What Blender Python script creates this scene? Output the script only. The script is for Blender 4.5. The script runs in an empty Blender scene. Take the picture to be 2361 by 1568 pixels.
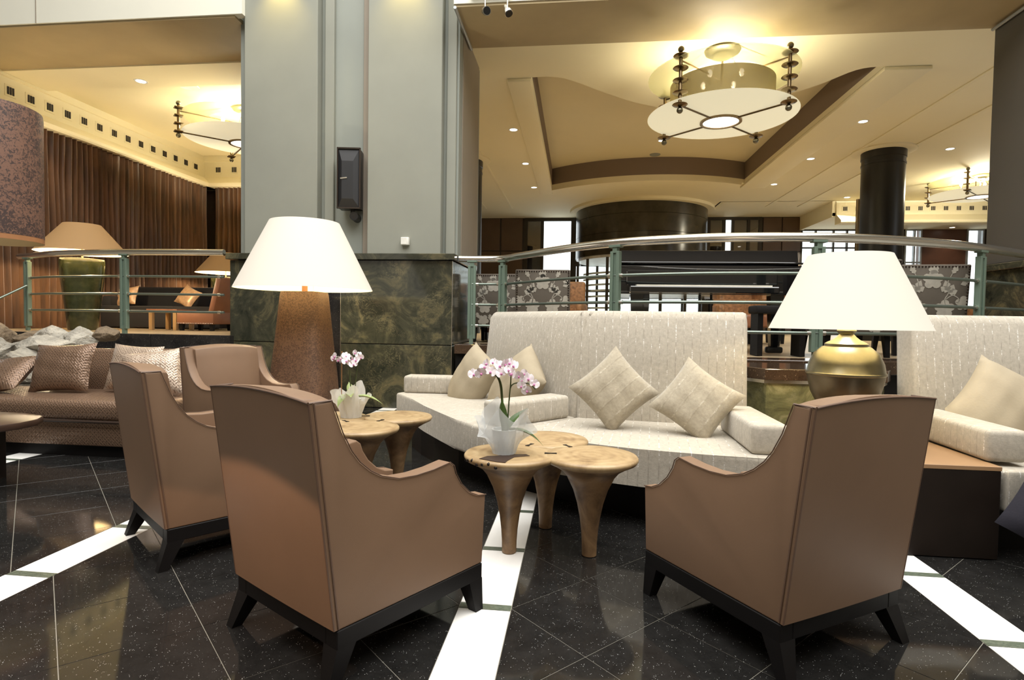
import bpy, bmesh, math, random
from mathutils import Vector, Matrix, noise as mnoise
C = bpy.context.scene.collection
SC = bpy.context.scene
PI = math.pi
R = math.radians

# ------------------------------------------------------------------ camera
cam_d = bpy.data.cameras.new('camera')
cam_d.sensor_width = 36.0
cam_d.lens = 1325.0 / 2361.0 * 36.0
cam_d.clip_end = 200
cam = bpy.data.objects.new('camera', cam_d)
C.objects.link(cam)
yaw, pitch, roll = .1124, -.0335, -.0155
fwd = Vector((-math.sin(yaw) * math.cos(pitch), math.cos(yaw) * math.cos(pitch), math.sin(pitch)))
right = Vector((math.cos(yaw), math.sin(yaw), 0))
down = fwd.cross(right)
rr = math.cos(roll) * right + math.sin(roll) * down
dd = -math.sin(roll) * right + math.cos(roll) * down
M = Matrix((rr, -dd, -fwd)).transposed().to_4x4()
M.translation = Vector((0, 0, 1.15))
cam.matrix_world = M
SC.camera = cam

# ------------------------------------------------------------------ light, exposure
SC.view_settings.view_transform = 'Standard'
SC.view_settings.look = 'None'
SC.view_settings.exposure = 0.0
SC.view_settings.gamma = 1.0
SC.view_settings.use_curve_mapping = False
W = bpy.data.worlds.new('sky')
SC.world = W
W.use_nodes = True
W.node_tree.nodes['Background'].inputs[0].default_value = (.93, .97, 1.0, 1)
W.node_tree.nodes['Background'].inputs[1].default_value = 2.4


def light(name, kind, loc, energy, color, size=.1, target=None, spot=None, blend=.5, sy=None):
    d = bpy.data.lights.new(name, kind)
    d.energy = energy
    d.color = color
    if kind == 'AREA':
        d.size = size
        if sy:
            d.shape = 'RECTANGLE'
            d.size_y = sy
    else:
        d.shadow_soft_size = size
    if spot:
        d.spot_size = spot
        d.spot_blend = blend
    o = bpy.data.objects.new(name, d)
    C.objects.link(o)
    o.location = loc
    if target is not None:
        v = Vector(target) - Vector(loc)
        o.rotation_euler = v.to_track_quat('-Z', 'Y').to_euler()
    return o


WARM = (1.0, .80, .52)
WARM2 = (1.0, .91, .70)
light('atrium_skylight', 'AREA', (0.5, 1.4, 9.3), 2600, (1.0, .99, .965), 13.0, sy=10.5)
# shaded lamp standing just left of the picture: its downward cone reaches the backs of the nearest chairs
light('lamp_beside_camera', 'SPOT', (-1.52, 1.15, 1.12), 30, (1.0, .66, .44), .02, target=(-1.52, 1.1501, 0), spot=R(120), blend=.04)


# ------------------------------------------------------------------ materials
MATS = {}


def nodes(name):
    m = bpy.data.materials.new(name)
    m.use_nodes = True
    nt = m.node_tree
    return m, nt, nt.nodes, nt.links, nt.nodes['Principled BSDF']


def srgb(r, g, b):
    f = lambda c: ((c / 255 + .055) / 1.055) ** 2.4 if c > 10 else c / 255 / 12.92
    return (f(r), f(g), f(b), 1)


def coords(N, L, kind='Object', scale=(1, 1, 1)):
    t = N.new('ShaderNodeTexCoord')
    mp = N.new('ShaderNodeMapping')
    mp.inputs['Scale'].default_value = scale
    L.new(t.outputs[kind], mp.inputs[0])
    return mp.outputs[0]


def ramp(N, L, fac, stops):
    r = N.new('ShaderNodeValToRGB')
    e = r.color_ramp.elements
    e[0].position, e[0].color = stops[0]
    e[1].position, e[1].color = stops[-1]
    for p, c in stops[1:-1]:
        x = e.new(p)
        x.color = c
    L.new(fac, r.inputs[0])
    return r.outputs[0]


def noise(N, L, v, scale, detail=4, rough=.55, dist=0):
    n = N.new('ShaderNodeTexNoise')
    n.inputs['Scale'].default_value = scale
    n.inputs['Detail'].default_value = detail
    n.inputs['Roughness'].default_value = rough
    n.inputs['Distortion'].default_value = dist
    L.new(v, n.inputs['Vector'])
    return n.outputs['Fac']


def bump(N, L, B, h, strength=.2, dist=.01):
    b = N.new('ShaderNodeBump')
    b.inputs['Strength'].default_value = strength
    b.inputs['Distance'].default_value = dist
    L.new(h, b.inputs['Height'])
    L.new(b.outputs[0], B.inputs['Normal'])


def mix(N, L, a, b, fac, mode='MIX'):
    m = N.new('ShaderNodeMix')
    m.data_type = 'RGBA'
    m.blend_type = mode
    for sock, v in ((m.inputs[0], fac), (m.inputs[6], a), (m.inputs[7], b)):
        if hasattr(v, 'links') or hasattr(v, 'is_linked'):
            L.new(v, sock)
        else:
            sock.default_value = v
    return m.outputs[2]


def math_n(N, L, op, a, b=None):
    m = N.new('ShaderNodeMath')
    m.operation = op
    for s, v in ((m.inputs[0], a), (m.inputs[1], b)):
        if v is None:
            continue
        if isinstance(v, (int, float)):
            s.default_value = v
        else:
            L.new(v, s)
    return m.outputs[0]


def simple(name, col, rough=.5, metal=0, var=.12, scale=6, bmp=0, bscale=80, spec=.5, coat=0):
    m, nt, N, L, B = nodes(name)
    v = coords(N, L)
    f = noise(N, L, v, scale)
    c2 = tuple(x * (1 - var) for x in col[:3]) + (1,)
    c3 = tuple(min(1, x * (1 + var)) for x in col[:3]) + (1,)
    L.new(ramp(N, L, f, [(.3, c2), (.7, c3)]), B.inputs['Base Color'])
    B.inputs['Roughness'].default_value = rough
    B.inputs['Metallic'].default_value = metal
    B.inputs['Specular IOR Level'].default_value = spec
    B.inputs['Coat Weight'].default_value = coat
    if bmp:
        bump(N, L, B, noise(N, L, v, bscale), bmp, .03 if bmp > .9 else .005)
    MATS[name] = m
    return m


def granite(name, base, speck, thresh=.1, scale=120, rough=.08, vein=.3):
    m, nt, N, L, B = nodes(name)
    v = coords(N, L)
    oi = N.new('ShaderNodeObjectInfo')
    add = N.new('ShaderNodeVectorMath')
    add.operation = 'ADD'
    L.new(v, add.inputs[0])
    cmb = N.new('ShaderNodeCombineXYZ')
    r7 = math_n(N, L, 'MULTIPLY', oi.outputs['Random'], 37.0)
    for i in range(3):
        L.new(r7, cmb.inputs[i])
    L.new(cmb.outputs[0], add.inputs[1])
    v = add.outputs[0]
    cloud = noise(N, L, v, 7, 6, .6)
    grain = noise(N, L, v, scale * .7, 3, .7)
    b2 = tuple(x * 3.2 for x in base[:3]) + (1,)
    col = ramp(N, L, math_n(N, L, 'ADD', math_n(N, L, 'MULTIPLY', cloud, vein * 2), math_n(N, L, 'MULTIPLY', grain, .5)), [(.35, base), (.9, b2)])
    vo = N.new('ShaderNodeTexVoronoi')
    vo.inputs['Scale'].default_value = scale
    L.new(v, vo.inputs['Vector'])
    spk = ramp(N, L, vo.outputs['Distance'], [(thresh, (1, 1, 1, 1)), (thresh * 1.7, (0, 0, 0, 1))])
    gate = ramp(N, L, noise(N, L, v, scale * .33, 2), [(.55, (0, 0, 0, 1)), (.6, (1, 1, 1, 1))])
    L.new(mix(N, L, col, speck, math_n(N, L, 'MULTIPLY', spk, gate)), B.inputs['Base Color'])
    B.inputs['Roughness'].default_value = rough
    MATS[name] = m
    return m


def marble(name, dark, mid, light_, scale=2.2, rough=.12):
    m, nt, N, L, B = nodes(name)
    v = coords(N, L)
    oi = N.new('ShaderNodeObjectInfo')
    cmb = N.new('ShaderNodeCombineXYZ')
    r7 = math_n(N, L, 'MULTIPLY', oi.outputs['Random'], 23.0)
    for i in range(3):
        L.new(r7, cmb.inputs[i])
    add = N.new('ShaderNodeVectorMath')
    add.operation = 'ADD'
    L.new(v, add.inputs[0])
    L.new(cmb.outputs[0], add.inputs[1])
    v = add.outputs[0]
    n1 = noise(N, L, v, scale, 9, .68, 1.8)
    n2 = noise(N, L, v, scale * 2.7, 8, .7, 2.5)
    base = ramp(N, L, n1, [(.32, dark), (.52, mid), (.74, light_)])
    vein = ramp(N, L, n2, [(.492, (0, 0, 0, 1)), (.5, (1, 1, 1, 1)), (.508, (0, 0, 0, 1))])
    gate = ramp(N, L, noise(N, L, v, scale * .8, 3), [(.5, (0, 0, 0, 1)), (.7, (.7, .7, .7, 1))])
    vl = tuple(min(1, x * 3.2) for x in light_[:3]) + (1,)
    L.new(mix(N, L, base, vl, math_n(N, L, 'MULTIPLY', vein, gate)), B.inputs['Base Color'])
    B.inputs['Roughness'].default_value = rough
    MATS[name] = m
    return m


def stripe_fabric(name, base, dark, lite, axis=0, pitch=.062):
    """chenille with broken rows of thread running across local `axis`"""
    m, nt, N, L, B = nodes(name)
    t = N.new('ShaderNodeTexCoord')
    sp = N.new('ShaderNodeSeparateXYZ')
    L.new(t.outputs['Object'], sp.inputs[0])
    x = sp.outputs[axis]
    fr = math_n(N, L, 'FRACT', math_n(N, L, 'DIVIDE', x, pitch))
    dd_ = math_n(N, L, 'ABSOLUTE', math_n(N, L, 'SUBTRACT', fr, .5))
    line = ramp(N, L, dd_, [(.03, (1, 1, 1, 1)), (.075, (0, 0, 0, 1))])
    fl = math_n(N, L, 'FLOOR', math_n(N, L, 'DIVIDE', x, pitch))
    cmb = N.new('ShaderNodeCombineXYZ')
    other = [i for i in range(3) if i != axis]
    L.new(math_n(N, L, 'MULTIPLY', fl, 7.31), cmb.inputs[0])
    L.new(math_n(N, L, 'MULTIPLY', sp.outputs[other[0]], 15.0), cmb.inputs[1])
    L.new(math_n(N, L, 'MULTIPLY', sp.outputs[other[1]], 15.0), cmb.inputs[2])
    n = noise(N, L, cmb.outputs[0], 1.0, 2)
    fine = noise(N, L, t.outputs['Object'], 140, 2)
    gd = ramp(N, L, n, [(.5, (0, 0, 0, 1)), (.62, (.75, .75, .75, 1))])
    gl = ramp(N, L, n, [(.40, (.8, .8, .8, 1)), (.5, (0, 0, 0, 1))])
    bs = ramp(N, L, noise(N, L, t.outputs['Object'], 45, 4, .7), [(.3, tuple(c * .82 for c in base[:3]) + (1,)), (.7, tuple(min(1, c * 1.08) for c in base[:3]) + (1,))])
    c1 = mix(N, L, bs, dark, math_n(N, L, 'MULTIPLY', line, gd))
    c2 = mix(N, L, c1, lite, math_n(N, L, 'MULTIPLY', math_n(N, L, 'MULTIPLY', line, gl), ramp(N, L, fine, [(.45, (0, 0, 0, 1)), (.55, (1, 1, 1, 1))])))
    L.new(c2, B.inputs['Base Color'])
    B.inputs['Roughness'].default_value = .92
    B.inputs['Sheen Weight'].default_value = .25
    B.inputs['Specular IOR Level'].default_value = .15
    bump(N, L, B, math_n(N, L, 'ADD', fine, math_n(N, L, 'MULTIPLY', line, 1.0)), .25, .004)
    MATS[name] = m
    return m


def basket_weave(name, base, dark):
    m, nt, N, L, B = nodes(name)
    v = coords(N, L, 'Object', (1, 1, 1))
    t = N.new('ShaderNodeSeparateXYZ')
    L.new(v, t.inputs[0])
    a = math_n(N, L, 'ADD', t.outputs[0], math_n(N, L, 'ADD', t.outputs[2], math_n(N, L, 'MULTIPLY', t.outputs[1], .6)))
    b = math_n(N, L, 'SUBTRACT', t.outputs[0], math_n(N, L, 'ADD', t.outputs[2], math_n(N, L, 'MULTIPLY', t.outputs[1], .6)))
    wa = math_n(N, L, 'SINE', math_n(N, L, 'MULTIPLY', a, 260))
    wb = math_n(N, L, 'SINE', math_n(N, L, 'MULTIPLY', b, 260))
    pr = math_n(N, L, 'MULTIPLY', math_n(N, L, 'SINE', math_n(N, L, 'MULTIPLY', a, 87)), math_n(N, L, 'SINE', math_n(N, L, 'MULTIPLY', b, 87)))
    sel = math_n(N, L, 'GREATER_THAN', pr, 0)
    h = mix(N, L, wa, wb, sel)
    dots = ramp(N, L, math_n(N, L, 'ABSOLUTE', pr), [(.80, (0, 0, 0, 1)), (.93, (.8, .8, .8, 1))])
    L.new(mix(N, L, base, dark, dots), B.inputs['Base Color'])
    B.inputs['Roughness'].default_value = .33
    B.inputs['Metallic'].default_value = .35
    bump(N, L, B, h, .35, .003)
    MATS[name] = m
    return m


def glass_mat(name, tint, transp=.85, rough=.03):
    m = bpy.data.materials.new(name)
    m.use_nodes = True
    nt = m.node_tree
    N, L = nt.nodes, nt.links
    N.clear()
    o = N.new('ShaderNodeOutputMaterial')
    tr = N.new('ShaderNodeBsdfTransparent')
    tr.inputs[0].default_value = tint
    gl = N.new('ShaderNodeBsdfGlossy')
    gl.inputs['Roughness'].default_value = rough
    mx = N.new('ShaderNodeMixShader')
    mx.inputs[0].default_value = 1 - transp
    L.new(tr.outputs[0], mx.inputs[1])
    L.new(gl.outputs[0], mx.inputs[2])
    L.new(mx.outputs[0], o.inputs[0])
    MATS[name] = m
    return m


def veil_mat(name, col, transp=.5, trans=.5):
    """thin translucent sheet: paper wrap, frosted glass, cloth shade"""
    m = bpy.data.materials.new(name)
    m.use_nodes = True
    nt = m.node_tree
    N, L = nt.nodes, nt.links
    N.clear()
    o = N.new('ShaderNodeOutputMaterial')
    d = N.new('ShaderNodeBsdfDiffuse')
    d.inputs[0].default_value = col
    t = N.new('ShaderNodeBsdfTranslucent')
    t.inputs[0].default_value = col
    m1 = N.new('ShaderNodeMixShader')
    m1.inputs[0].default_value = trans
    L.new(d.outputs[0], m1.inputs[1])
    L.new(t.outputs[0], m1.inputs[2])
    tr = N.new('ShaderNodeBsdfTransparent')
    m2 = N.new('ShaderNodeMixShader')
    m2.inputs[0].default_value = transp
    L.new(m1.outputs[0], m2.inputs[1])
    L.new(tr.outputs[0], m2.inputs[2])
    L.new(m2.outputs[0], o.inputs[0])
    MATS[name] = m
    return m


def lit_mat(name, base, emit, strength):
    m, nt, N, L, B = nodes(name)
    B.inputs['Base Color'].default_value = base
    B.inputs['Roughness'].default_value = .8
    B.inputs['Emission Color'].default_value = emit
    B.inputs['Emission Strength'].default_value = strength
    MATS[name] = m
    return m


simple('leather', srgb(124, 98, 77), .52, 0, .05, 3, .06, 500, .35)
simple('leather_dark', srgb(96, 73, 58), .5, 0, .05, 3)
simple('black_wood', srgb(17, 15, 15), .5, 0, .2, 4, .05, 60, .2)
stripe_fabric('cream_x', srgb(182, 174, 160), srgb(150, 142, 130), srgb(246, 243, 238), 0, .056)
stripe_fabric('cream_y', srgb(197, 187, 168), srgb(118, 108, 95), srgb(245, 242, 235), 1)
stripe_fabric('cream_cushion', srgb(170, 160, 141), srgb(150, 140, 122), srgb(200, 192, 176), 0, .09)
simple('plain_beige', srgb(164, 152, 130), .9, 0, .06, 9, .15, 90, .2)
basket_weave('weave', srgb(124, 100, 82), srgb(60, 45, 38))
basket_weave('weave_pale', srgb(186, 166, 148), srgb(110, 86, 72))
simple('piping_dark', srgb(52, 38, 30), .5)
granite('floor_granite', (.0075, .0072, .0068, 1), (.5, .5, .48, 1), .12, 95, .07, .34)
granite('curb_granite', (.011, .010, .010, 1), (.4, .38, .34, 1), .12, 110, .12)
granite('brown_granite', (.030, .018, .011, 1), (.45, .33, .22, 1), .16, 110, .12)
simple('strip_stone', srgb(252, 250, 246), .16, 0, .02, 5)
simple('grout', srgb(128, 124, 113), .7)
marble('green_marble', srgb(36, 38, 32), srgb(63, 63, 51), srgb(120, 110, 80), 2.0)
marble('green_marble_pale', srgb(80, 82, 58), srgb(126, 124, 88), srgb(190, 184, 146), 3.6, .18)
marble('band_green', srgb(66, 74, 64), srgb(92, 100, 86), srgb(126, 132, 116), 6, .15)
simple('atrium_wall', srgb(128, 118, 102), .8, 0, .05, 1)
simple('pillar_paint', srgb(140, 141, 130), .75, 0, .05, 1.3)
simple('pillar_taupe', srgb(140, 130, 116), .75, 0, .05, 1.3)
simple('recess_taupe', srgb(140, 144, 136), .75, 0, .05, 1.3)
simple('soffit_brown', srgb(170, 152, 116), .7, 0, .10, .9)
simple('atrium_white', srgb(224, 222, 208), .8, 0, .02, 1)
simple('ceiling_cream', srgb(234, 224, 190), .8, 0, .02, .6)
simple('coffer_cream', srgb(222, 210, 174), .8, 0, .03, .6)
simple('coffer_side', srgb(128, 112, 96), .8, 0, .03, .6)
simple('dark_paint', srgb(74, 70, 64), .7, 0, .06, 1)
simple('hall_stone', srgb(92, 72, 56), .3, 0, .15, 2)
simple('hall_stone_dark', srgb(50, 42, 36), .25, 0, .15, 2)
simple('drum_stone', srgb(56, 52, 42), .22, 0, .3, 3)
simple('bronze_frame', srgb(60, 54, 46), .35, .6)
simple('steel', (.90, .88, .84, 1), .2, 1, .02)
simple('rail_green', srgb(112, 130, 116), .45, .2, .06)
simple('rail_rod', srgb(128, 140, 132), .3, .75, .05)
simple('collar_steel', (.8, .78, .72, 1), .25, 1, .02)
simple('wood_floor', srgb(170, 150, 120), .35, 0, .12, 5)
simple('table_wood', srgb(176, 140, 92), .35, 0, .1, 3)
simple('box_top', srgb(152, 120, 88), .4, 0, .06, 2)
simple('dark_wood', srgb(30, 23, 19), .42, 0, .25, 3, 0, 80, .3)
simple('coffee_wood', srgb(58, 40, 30), .4, 0, .2, 5)
simple('brass', (.27, .25, .18, 1), .34, 1, .25, 5)
simple('brass_dark', (.14, .115, .08, 1), .38, 1, .3, 5)
simple('bronze', (.22, .16, .09, 1), .3, 1, .2)
simple('black_plastic', srgb(18, 18, 19), .35)
simple('speaker_grille', srgb(24, 24, 27), .55, 0, .1, 200)
simple('white_plastic', srgb(224, 222, 214), .5)
simple('piano_black', (.006, .006, .007, 1), .05, 0, .1, 3, 0, 80, .6, .6)
simple('ivory', srgb(235, 230, 215), .3)
simple('ceramic_green', srgb(50, 54, 34), .14, 0, .35, 9, .1, 30)
simple('orange_leather', srgb(138, 90, 62), .45, 0, .08, 5)
simple('orange_floral', srgb(150, 106, 66), .6, 0, .45, 22)
simple('black_velvet', srgb(18, 14, 13), .9, 0, .1, 5)
simple('pillow_bronze', srgb(176, 138, 100), .4, .2, .25, 14)
simple('floral_ground', srgb(94, 86, 76), .8, 0, .05, 9)
simple('floral_motif', srgb(172, 166, 154), .6, 0, .1, 25)
simple('stud', srgb(58, 46, 38), .35, .7)
simple('rock_pale', srgb(176, 170, 158), .9, 0, .38, 7, 1.0, 22)
simple('rock_brown', srgb(124, 108, 88), .9, 0, .3, 5, 1.0, 20)
simple('leaf', srgb(66, 92, 40), .35, 0, .2, 9)
simple('leaf_pale', srgb(150, 164, 104), .35, 0, .15, 9)
simple('stem', srgb(62, 72, 34), .5, 0, .2, 15)
simple('cane', srgb(160, 110, 70), .5)
simple('orchid_white', srgb(250, 244, 246), .6, 0, .03, 40)
simple('orchid_pink', srgb(206, 132, 178), .6, 0, .2, 60)
simple('pot_grey', srgb(196, 198, 196), .35, 0, .1, 8)
simple('paper_white', srgb(246, 245, 240), .8)
simple('navy_cloth', srgb(44, 43, 50), .9, 0, .1, 6, .2, 120, .1)
simple('brown_panel', srgb(84, 54, 40), .4, 0, .1, 3)
simple('slat_white', srgb(232, 230, 224), .5)
simple('vent_black', srgb(30, 22, 18), .7)
simple('frame_grey', srgb(150, 154, 156), .35, .4)
glass_mat('window_glass', (.96, .98, .97, 1), .93)
glass_mat('brown_glass', (.42, .32, .24, 1), .8)
veil_mat('clear_glass', srgb(214, 212, 172), .55, .4)
veil_mat('wrap_paper', srgb(248, 246, 240), .18, .45)
veil_mat('wrap_film', srgb(226, 230, 232), .42, .35)
lit_mat('shade_lit', srgb(178, 170, 156), (1.0, .93, .82, 1), .44)
lit_mat('shade_inside', srgb(250, 235, 190), (1.0, .86, .50, 1), .95)
lit_mat('shade_tan', srgb(160, 126, 84), (.9, .55, .24, 1), .07)
lit_mat('shade_tan_inside', srgb(250, 230, 190), (1.0, .85, .55, 1), 1.2)
lit_mat('frosted_glass', srgb(226, 226, 206), (1.0, .90, .62, 1), .55)
lit_mat('lamp_disc', srgb(255, 250, 230), (1.0, .96, .82, 1), 2.6)
lit_mat('bulb', srgb(255, 240, 210), (1.0, .88, .62, 1), 7)
lit_mat('downlight_glow', srgb(255, 250, 235), (1.0, .93, .78, 1), 9)


def wood_rings(name, lightc, midc, darkc, scale):
    m, nt, N, L, B = nodes(name)
    v = coords(N, L)
    w = N.new('ShaderNodeTexWave')
    w.wave_type = 'RINGS'
    w.rings_direction = 'Z'
    w.inputs['Scale'].default_value = scale
    w.inputs['Distortion'].default_value = 5
    w.inputs['Detail'].default_value = 4
    w.inputs['Detail Scale'].default_value = 1.4
    L.new(v, w.inputs['Vector'])
    n = noise(N, L, v, 6, 6, .65, .6)
    f = math_n(N, L, 'ADD', math_n(N, L, 'MULTIPLY', w.outputs['Fac'], .08), math_n(N, L, 'MULTIPLY', n, .92))
    L.new(ramp(N, L, f, [(.32, darkc), (.5, midc), (.68, lightc)]), B.inputs['Base Color'])
    B.inputs['Roughness'].default_value = .42
    MATS[name] = m


wood_rings('trumpet_wood', srgb(182, 158, 120), srgb(164, 138, 100), srgb(128, 102, 70), 6)
wood_rings('trumpet_leg', srgb(158, 128, 92), srgb(126, 98, 68), srgb(80, 60, 42), 4)


def speckle_cloth(name, base, spot, scale):
    m, nt, N, L, B = nodes(name)
    v = coords(N, L)
    f = noise(N, L, v, scale, 3, .7, 1.0)
    big = noise(N, L, v, 3, 3)
    s = math_n(N, L, 'ADD', f, math_n(N, L, 'MULTIPLY', math_n(N, L, 'SUBTRACT', big, .5), .35))
    L.new(ramp(N, L, s, [(.47, base), (.54, spot)]), B.inputs['Base Color'])
    B.inputs['Roughness'].default_value = .55
    MATS[name] = m


speckle_cloth('drum_cloth', srgb(116, 84, 68), srgb(62, 46, 42), 42)
speckle_cloth('lamp_trunk', srgb(118, 88, 66), srgb(84, 60, 46), 60)


def curtain_mat():
    m, nt, N, L, B = nodes('curtain')
    v = coords(N, L, 'Object', (1, 1, .15))
    f = noise(N, L, v, 8, 4)
    L.new(ramp(N, L, f, [(.3, srgb(62, 41, 25)), (.7, srgb(108, 74, 45))]), B.inputs['Base Color'])
    B.inputs['Roughness'].default_value = .45
    B.inputs['Sheen Weight'].default_value = .3
    MATS['curtain'] = m


curtain_mat()


# ------------------------------------------------------------------ mesh helpers
def link(name, bm, mat, parent=None, smooth=35, loc=None, rot=None):
    me = bpy.data.meshes.new(name)
    bm.normal_update()
    bm.to_mesh(me)
    bm.free()
    mats = mat if isinstance(mat, (list, tuple)) else [mat]
    for k in mats:
        me.materials.append(MATS[k])
    if smooth:
        for p in me.polygons:
            p.use_smooth = True
        me.set_sharp_from_angle(angle=R(smooth))
    o = bpy.data.objects.new(name, me)
    C.objects.link(o)
    if parent is not None:
        o.parent = parent
    if loc is not None:
        o.location = loc
    if rot is not None:
        o.rotation_euler = rot
    return o


def part(name, src, parent, loc=(0, 0, 0), rot=(0, 0, 0), scale=(1, 1, 1)):
    """another piece that shares the mesh of `src`"""
    o = bpy.data.objects.new(name, src.data)
    C.objects.link(o)
    o.parent = parent
    o.location = loc
    o.rotation_euler = rot
    o.scale = scale
    return o


def thing(name, label, cat, loc=(0, 0, 0), rz=0, group=None):
    o = bpy.data.objects.new(name, None)
    o.empty_display_size = .1
    C.objects.link(o)
    o.location = loc
    o.rotation_euler = (0, 0, rz)
    return tag(o, label, cat, group)


def tag(o, label, cat, group=None):
    o['label'] = label
    o['category'] = cat
    if group:
        o['group'] = group
    return o


def struct(o):
    o['kind'] = 'structure'
    return o


def dup(root, loc, rz, label, group=None, scale=None):
    r = root.copy()
    C.objects.link(r)
    r.location = loc
    r.rotation_euler = (0, 0, rz)
    if scale:
        r.scale = scale
    r['label'] = label
    if group:
        r['group'] = group
    for ch in list(root.children):
        c = ch.copy()
        C.objects.link(c)
        c.parent = r
        for g in ch.children:
            d = g.copy()
            C.objects.link(d)
            d.parent = c
    return r


def BM():
    return bmesh.new()


def box(bm, c, s, r=0, seg=2, mtx=None):
    g = bmesh.ops.create_cube(bm, size=1)
    vs = g['verts']
    bmesh.ops.scale(bm, vec=s, verts=vs)
    if r:
        es = list({e for v in vs for e in v.link_edges})
        q = bmesh.ops.bevel(bm, geom=es, offset=r, segments=seg, profile=.5, affect='EDGES')
        vs = list({v for f in q['faces'] for v in f.verts} | {v for v in vs if v.is_valid})
    bmesh.ops.translate(bm, vec=c, verts=vs)
    if mtx is not None:
        bmesh.ops.transform(bm, matrix=mtx, verts=vs)
    return vs


def bx(c, s, r=0, seg=2):
    bm = BM()
    box(bm, c, s, r, seg)
    return bm


def lathe(bm, prof, n=32, c=(0, 0, 0), cap=True):
    rings = []
    for r, z in prof:
        rings.append([bm.verts.new((c[0] + r * math.cos(2 * PI * i / n), c[1] + r * math.sin(2 * PI * i / n), c[2] + z)) for i in range(n)])
    for a, b in zip(rings, rings[1:]):
        for i in range(n):
            j = (i + 1) % n
            bm.faces.new((a[i], a[j], b[j], b[i]))
    if cap:
        bm.faces.new(list(reversed(rings[0])))
        bm.faces.new(rings[-1])
    return bm


def tube(bm, pts, r, n=8, cap=True, rads=None, up=(0, 0, 1)):
    pts = [Vector(p) for p in pts]
    rings = []
    up = Vector(up)
    for i, p in enumerate(pts):
        t = (pts[min(i + 1, len(pts) - 1)] - pts[max(i - 1, 0)]).normalized()
        a = t.cross(up)
        if a.length < 1e-3:
            a = t.cross(Vector((0, 1, 0)))
        a.normalize()
        b = t.cross(a)
        rad = rads[i] if rads else r
        rings.append([bm.verts.new(p + rad * (math.cos(2 * PI * k / n) * a + math.sin(2 * PI * k / n) * b)) for k in range(n)])
    for x, y in zip(rings, rings[1:]):
        for k in range(n):
            j = (k + 1) % n
            bm.faces.new((x[k], y[k], y[j], x[j]))
    if cap:
        bm.faces.new(rings[0])
        bm.faces.new(list(reversed(rings[-1])))
    return bm


def prism(bm, poly, z0, z1, r=0, seg=2):
    """vertical prism over a plan polygon (ccw)"""
    a = [bm.verts.new((x, y, z0)) for x, y in poly]
    b = [bm.verts.new((x, y, z1)) for x, y in poly]
    n = len(poly)
    f0 = bm.faces.new(list(reversed(a)))
    f1 = bm.faces.new(b)
    for i in range(n):
        j = (i + 1) % n
        bm.faces.new((a[i], a[j], b[j], b[i]))
    if r:
        es = list(set(f1.edges) | set(f0.edges))
        bmesh.ops.bevel(bm, geom=es, offset=r, segments=seg, profile=.5, affect='EDGES')
    return bm


def frustum4(bm, top, bot, zt, zb):
    """four sided taper: (cx, cy, hx, hy)"""
    def ring(c, z):
        return [bm.verts.new((c[0] + sx * c[2], c[1] + sy * c[3], z)) for sx, sy in ((-1, -1), (1, -1), (1, 1), (-1, 1))]
    a, b = ring(bot, zb), ring(top, zt)
    bm.faces.new(list(reversed(a)))
    bm.faces.new(b)
    for i in range(4):
        j = (i + 1) % 4
        bm.faces.new((a[i], a[j], b[j], b[i]))
    return bm


def pillow(w, h, t, n=14, sag=0, seed=0, pinch=.10):
    bm = BM()
    rnd = random.Random(seed)
    ph = [rnd.uniform(0, 6) for _ in range(4)]
    for side in (1, -1):
        g = []
        for i in range(n + 1):
            row = []
            for j in range(n + 1):
                u, v = 2 * i / n - 1, 2 * j / n - 1
                px = u * w / 2 * (1 - pinch * (1 - v * v) * abs(u) ** 3)
                pz = v * h / 2 * (1 - pinch * (1 - u * u) * abs(v) ** 3)
                th = ((1 - abs(u) ** 2.6) * (1 - abs(v) ** 2.6)) ** .55
                wr = .006 * math.sin(7 * u + 5 * v + ph[0]) * math.sin(6 * v - 4 * u + ph[1])
                y = side * (t / 2 * th + wr * th)
                pz -= sag * (1 - v) * (1 - v) * .15 * h * (1 - u * u)
                row.append(bm.verts.new((px, y, pz)))
            g.append(row)
        for i in range(n):
            for j in range(n):
                q = (g[i][j], g[i + 1][j], g[i + 1][j + 1], g[i][j + 1])
                bm.faces.new(q if side < 0 else tuple(reversed(q)))
    bmesh.ops.remove_doubles(bm, verts=bm.verts, dist=1e-5)
    return bm


def place(o, loc, face, tilt=0, roll_=0):
    """stand a pillow at loc with its -Y side facing heading `face` (deg), leaning back by tilt and turned by roll"""
    o.matrix_world = Matrix.Translation(loc) @ Matrix.Rotation(R(face + 90), 4, 'Z') @ Matrix.Rotation(R(-tilt), 4, 'X') @ Matrix.Rotation(R(roll_), 4, 'Y')


def arc(cx, cy, r, a0, a1, n):
    return [(cx + r * math.cos(R(a0 + (a1 - a0) * i / n)), cy + r * math.sin(R(a0 + (a1 - a0) * i / n))) for i in range(n + 1)]


def smooth_path(pts, k=6):
    out = []
    P = [Vector(p) for p in pts]
    for i in range(len(P) - 1):
        p0, p1, p2, p3 = P[max(i - 1, 0)], P[i], P[i + 1], P[min(i + 2, len(P) - 1)]
        for j in range(k):
            t = j / k
            out.append(.5 * ((2 * p1) + (-p0 + p2) * t + (2 * p0 - 5 * p1 + 4 * p2 - p3) * t * t + (-p0 + 3 * p1 - 3 * p2 + p3) * t ** 3))
    out.append(P[-1])
    return out

# ================================================================== SETTING
ZP = .84      # stage platform
ZL = .90      # left platform
ZC = 5.0      # hall ceiling

# ---- floor: base with recessed joints, diamond granite tiles, white strips with green bands
floor = struct(link('floor', bx((-1, 1.2, -.0565), (26, 12.6, .11)), 'grout'))
P = .588
Y0 = 2.249
strips = [(-4.543, -4.33), (-2.477, -2.267), (-.45, -.24), (1.5, 1.705), (3.5, 3.705)]


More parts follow.
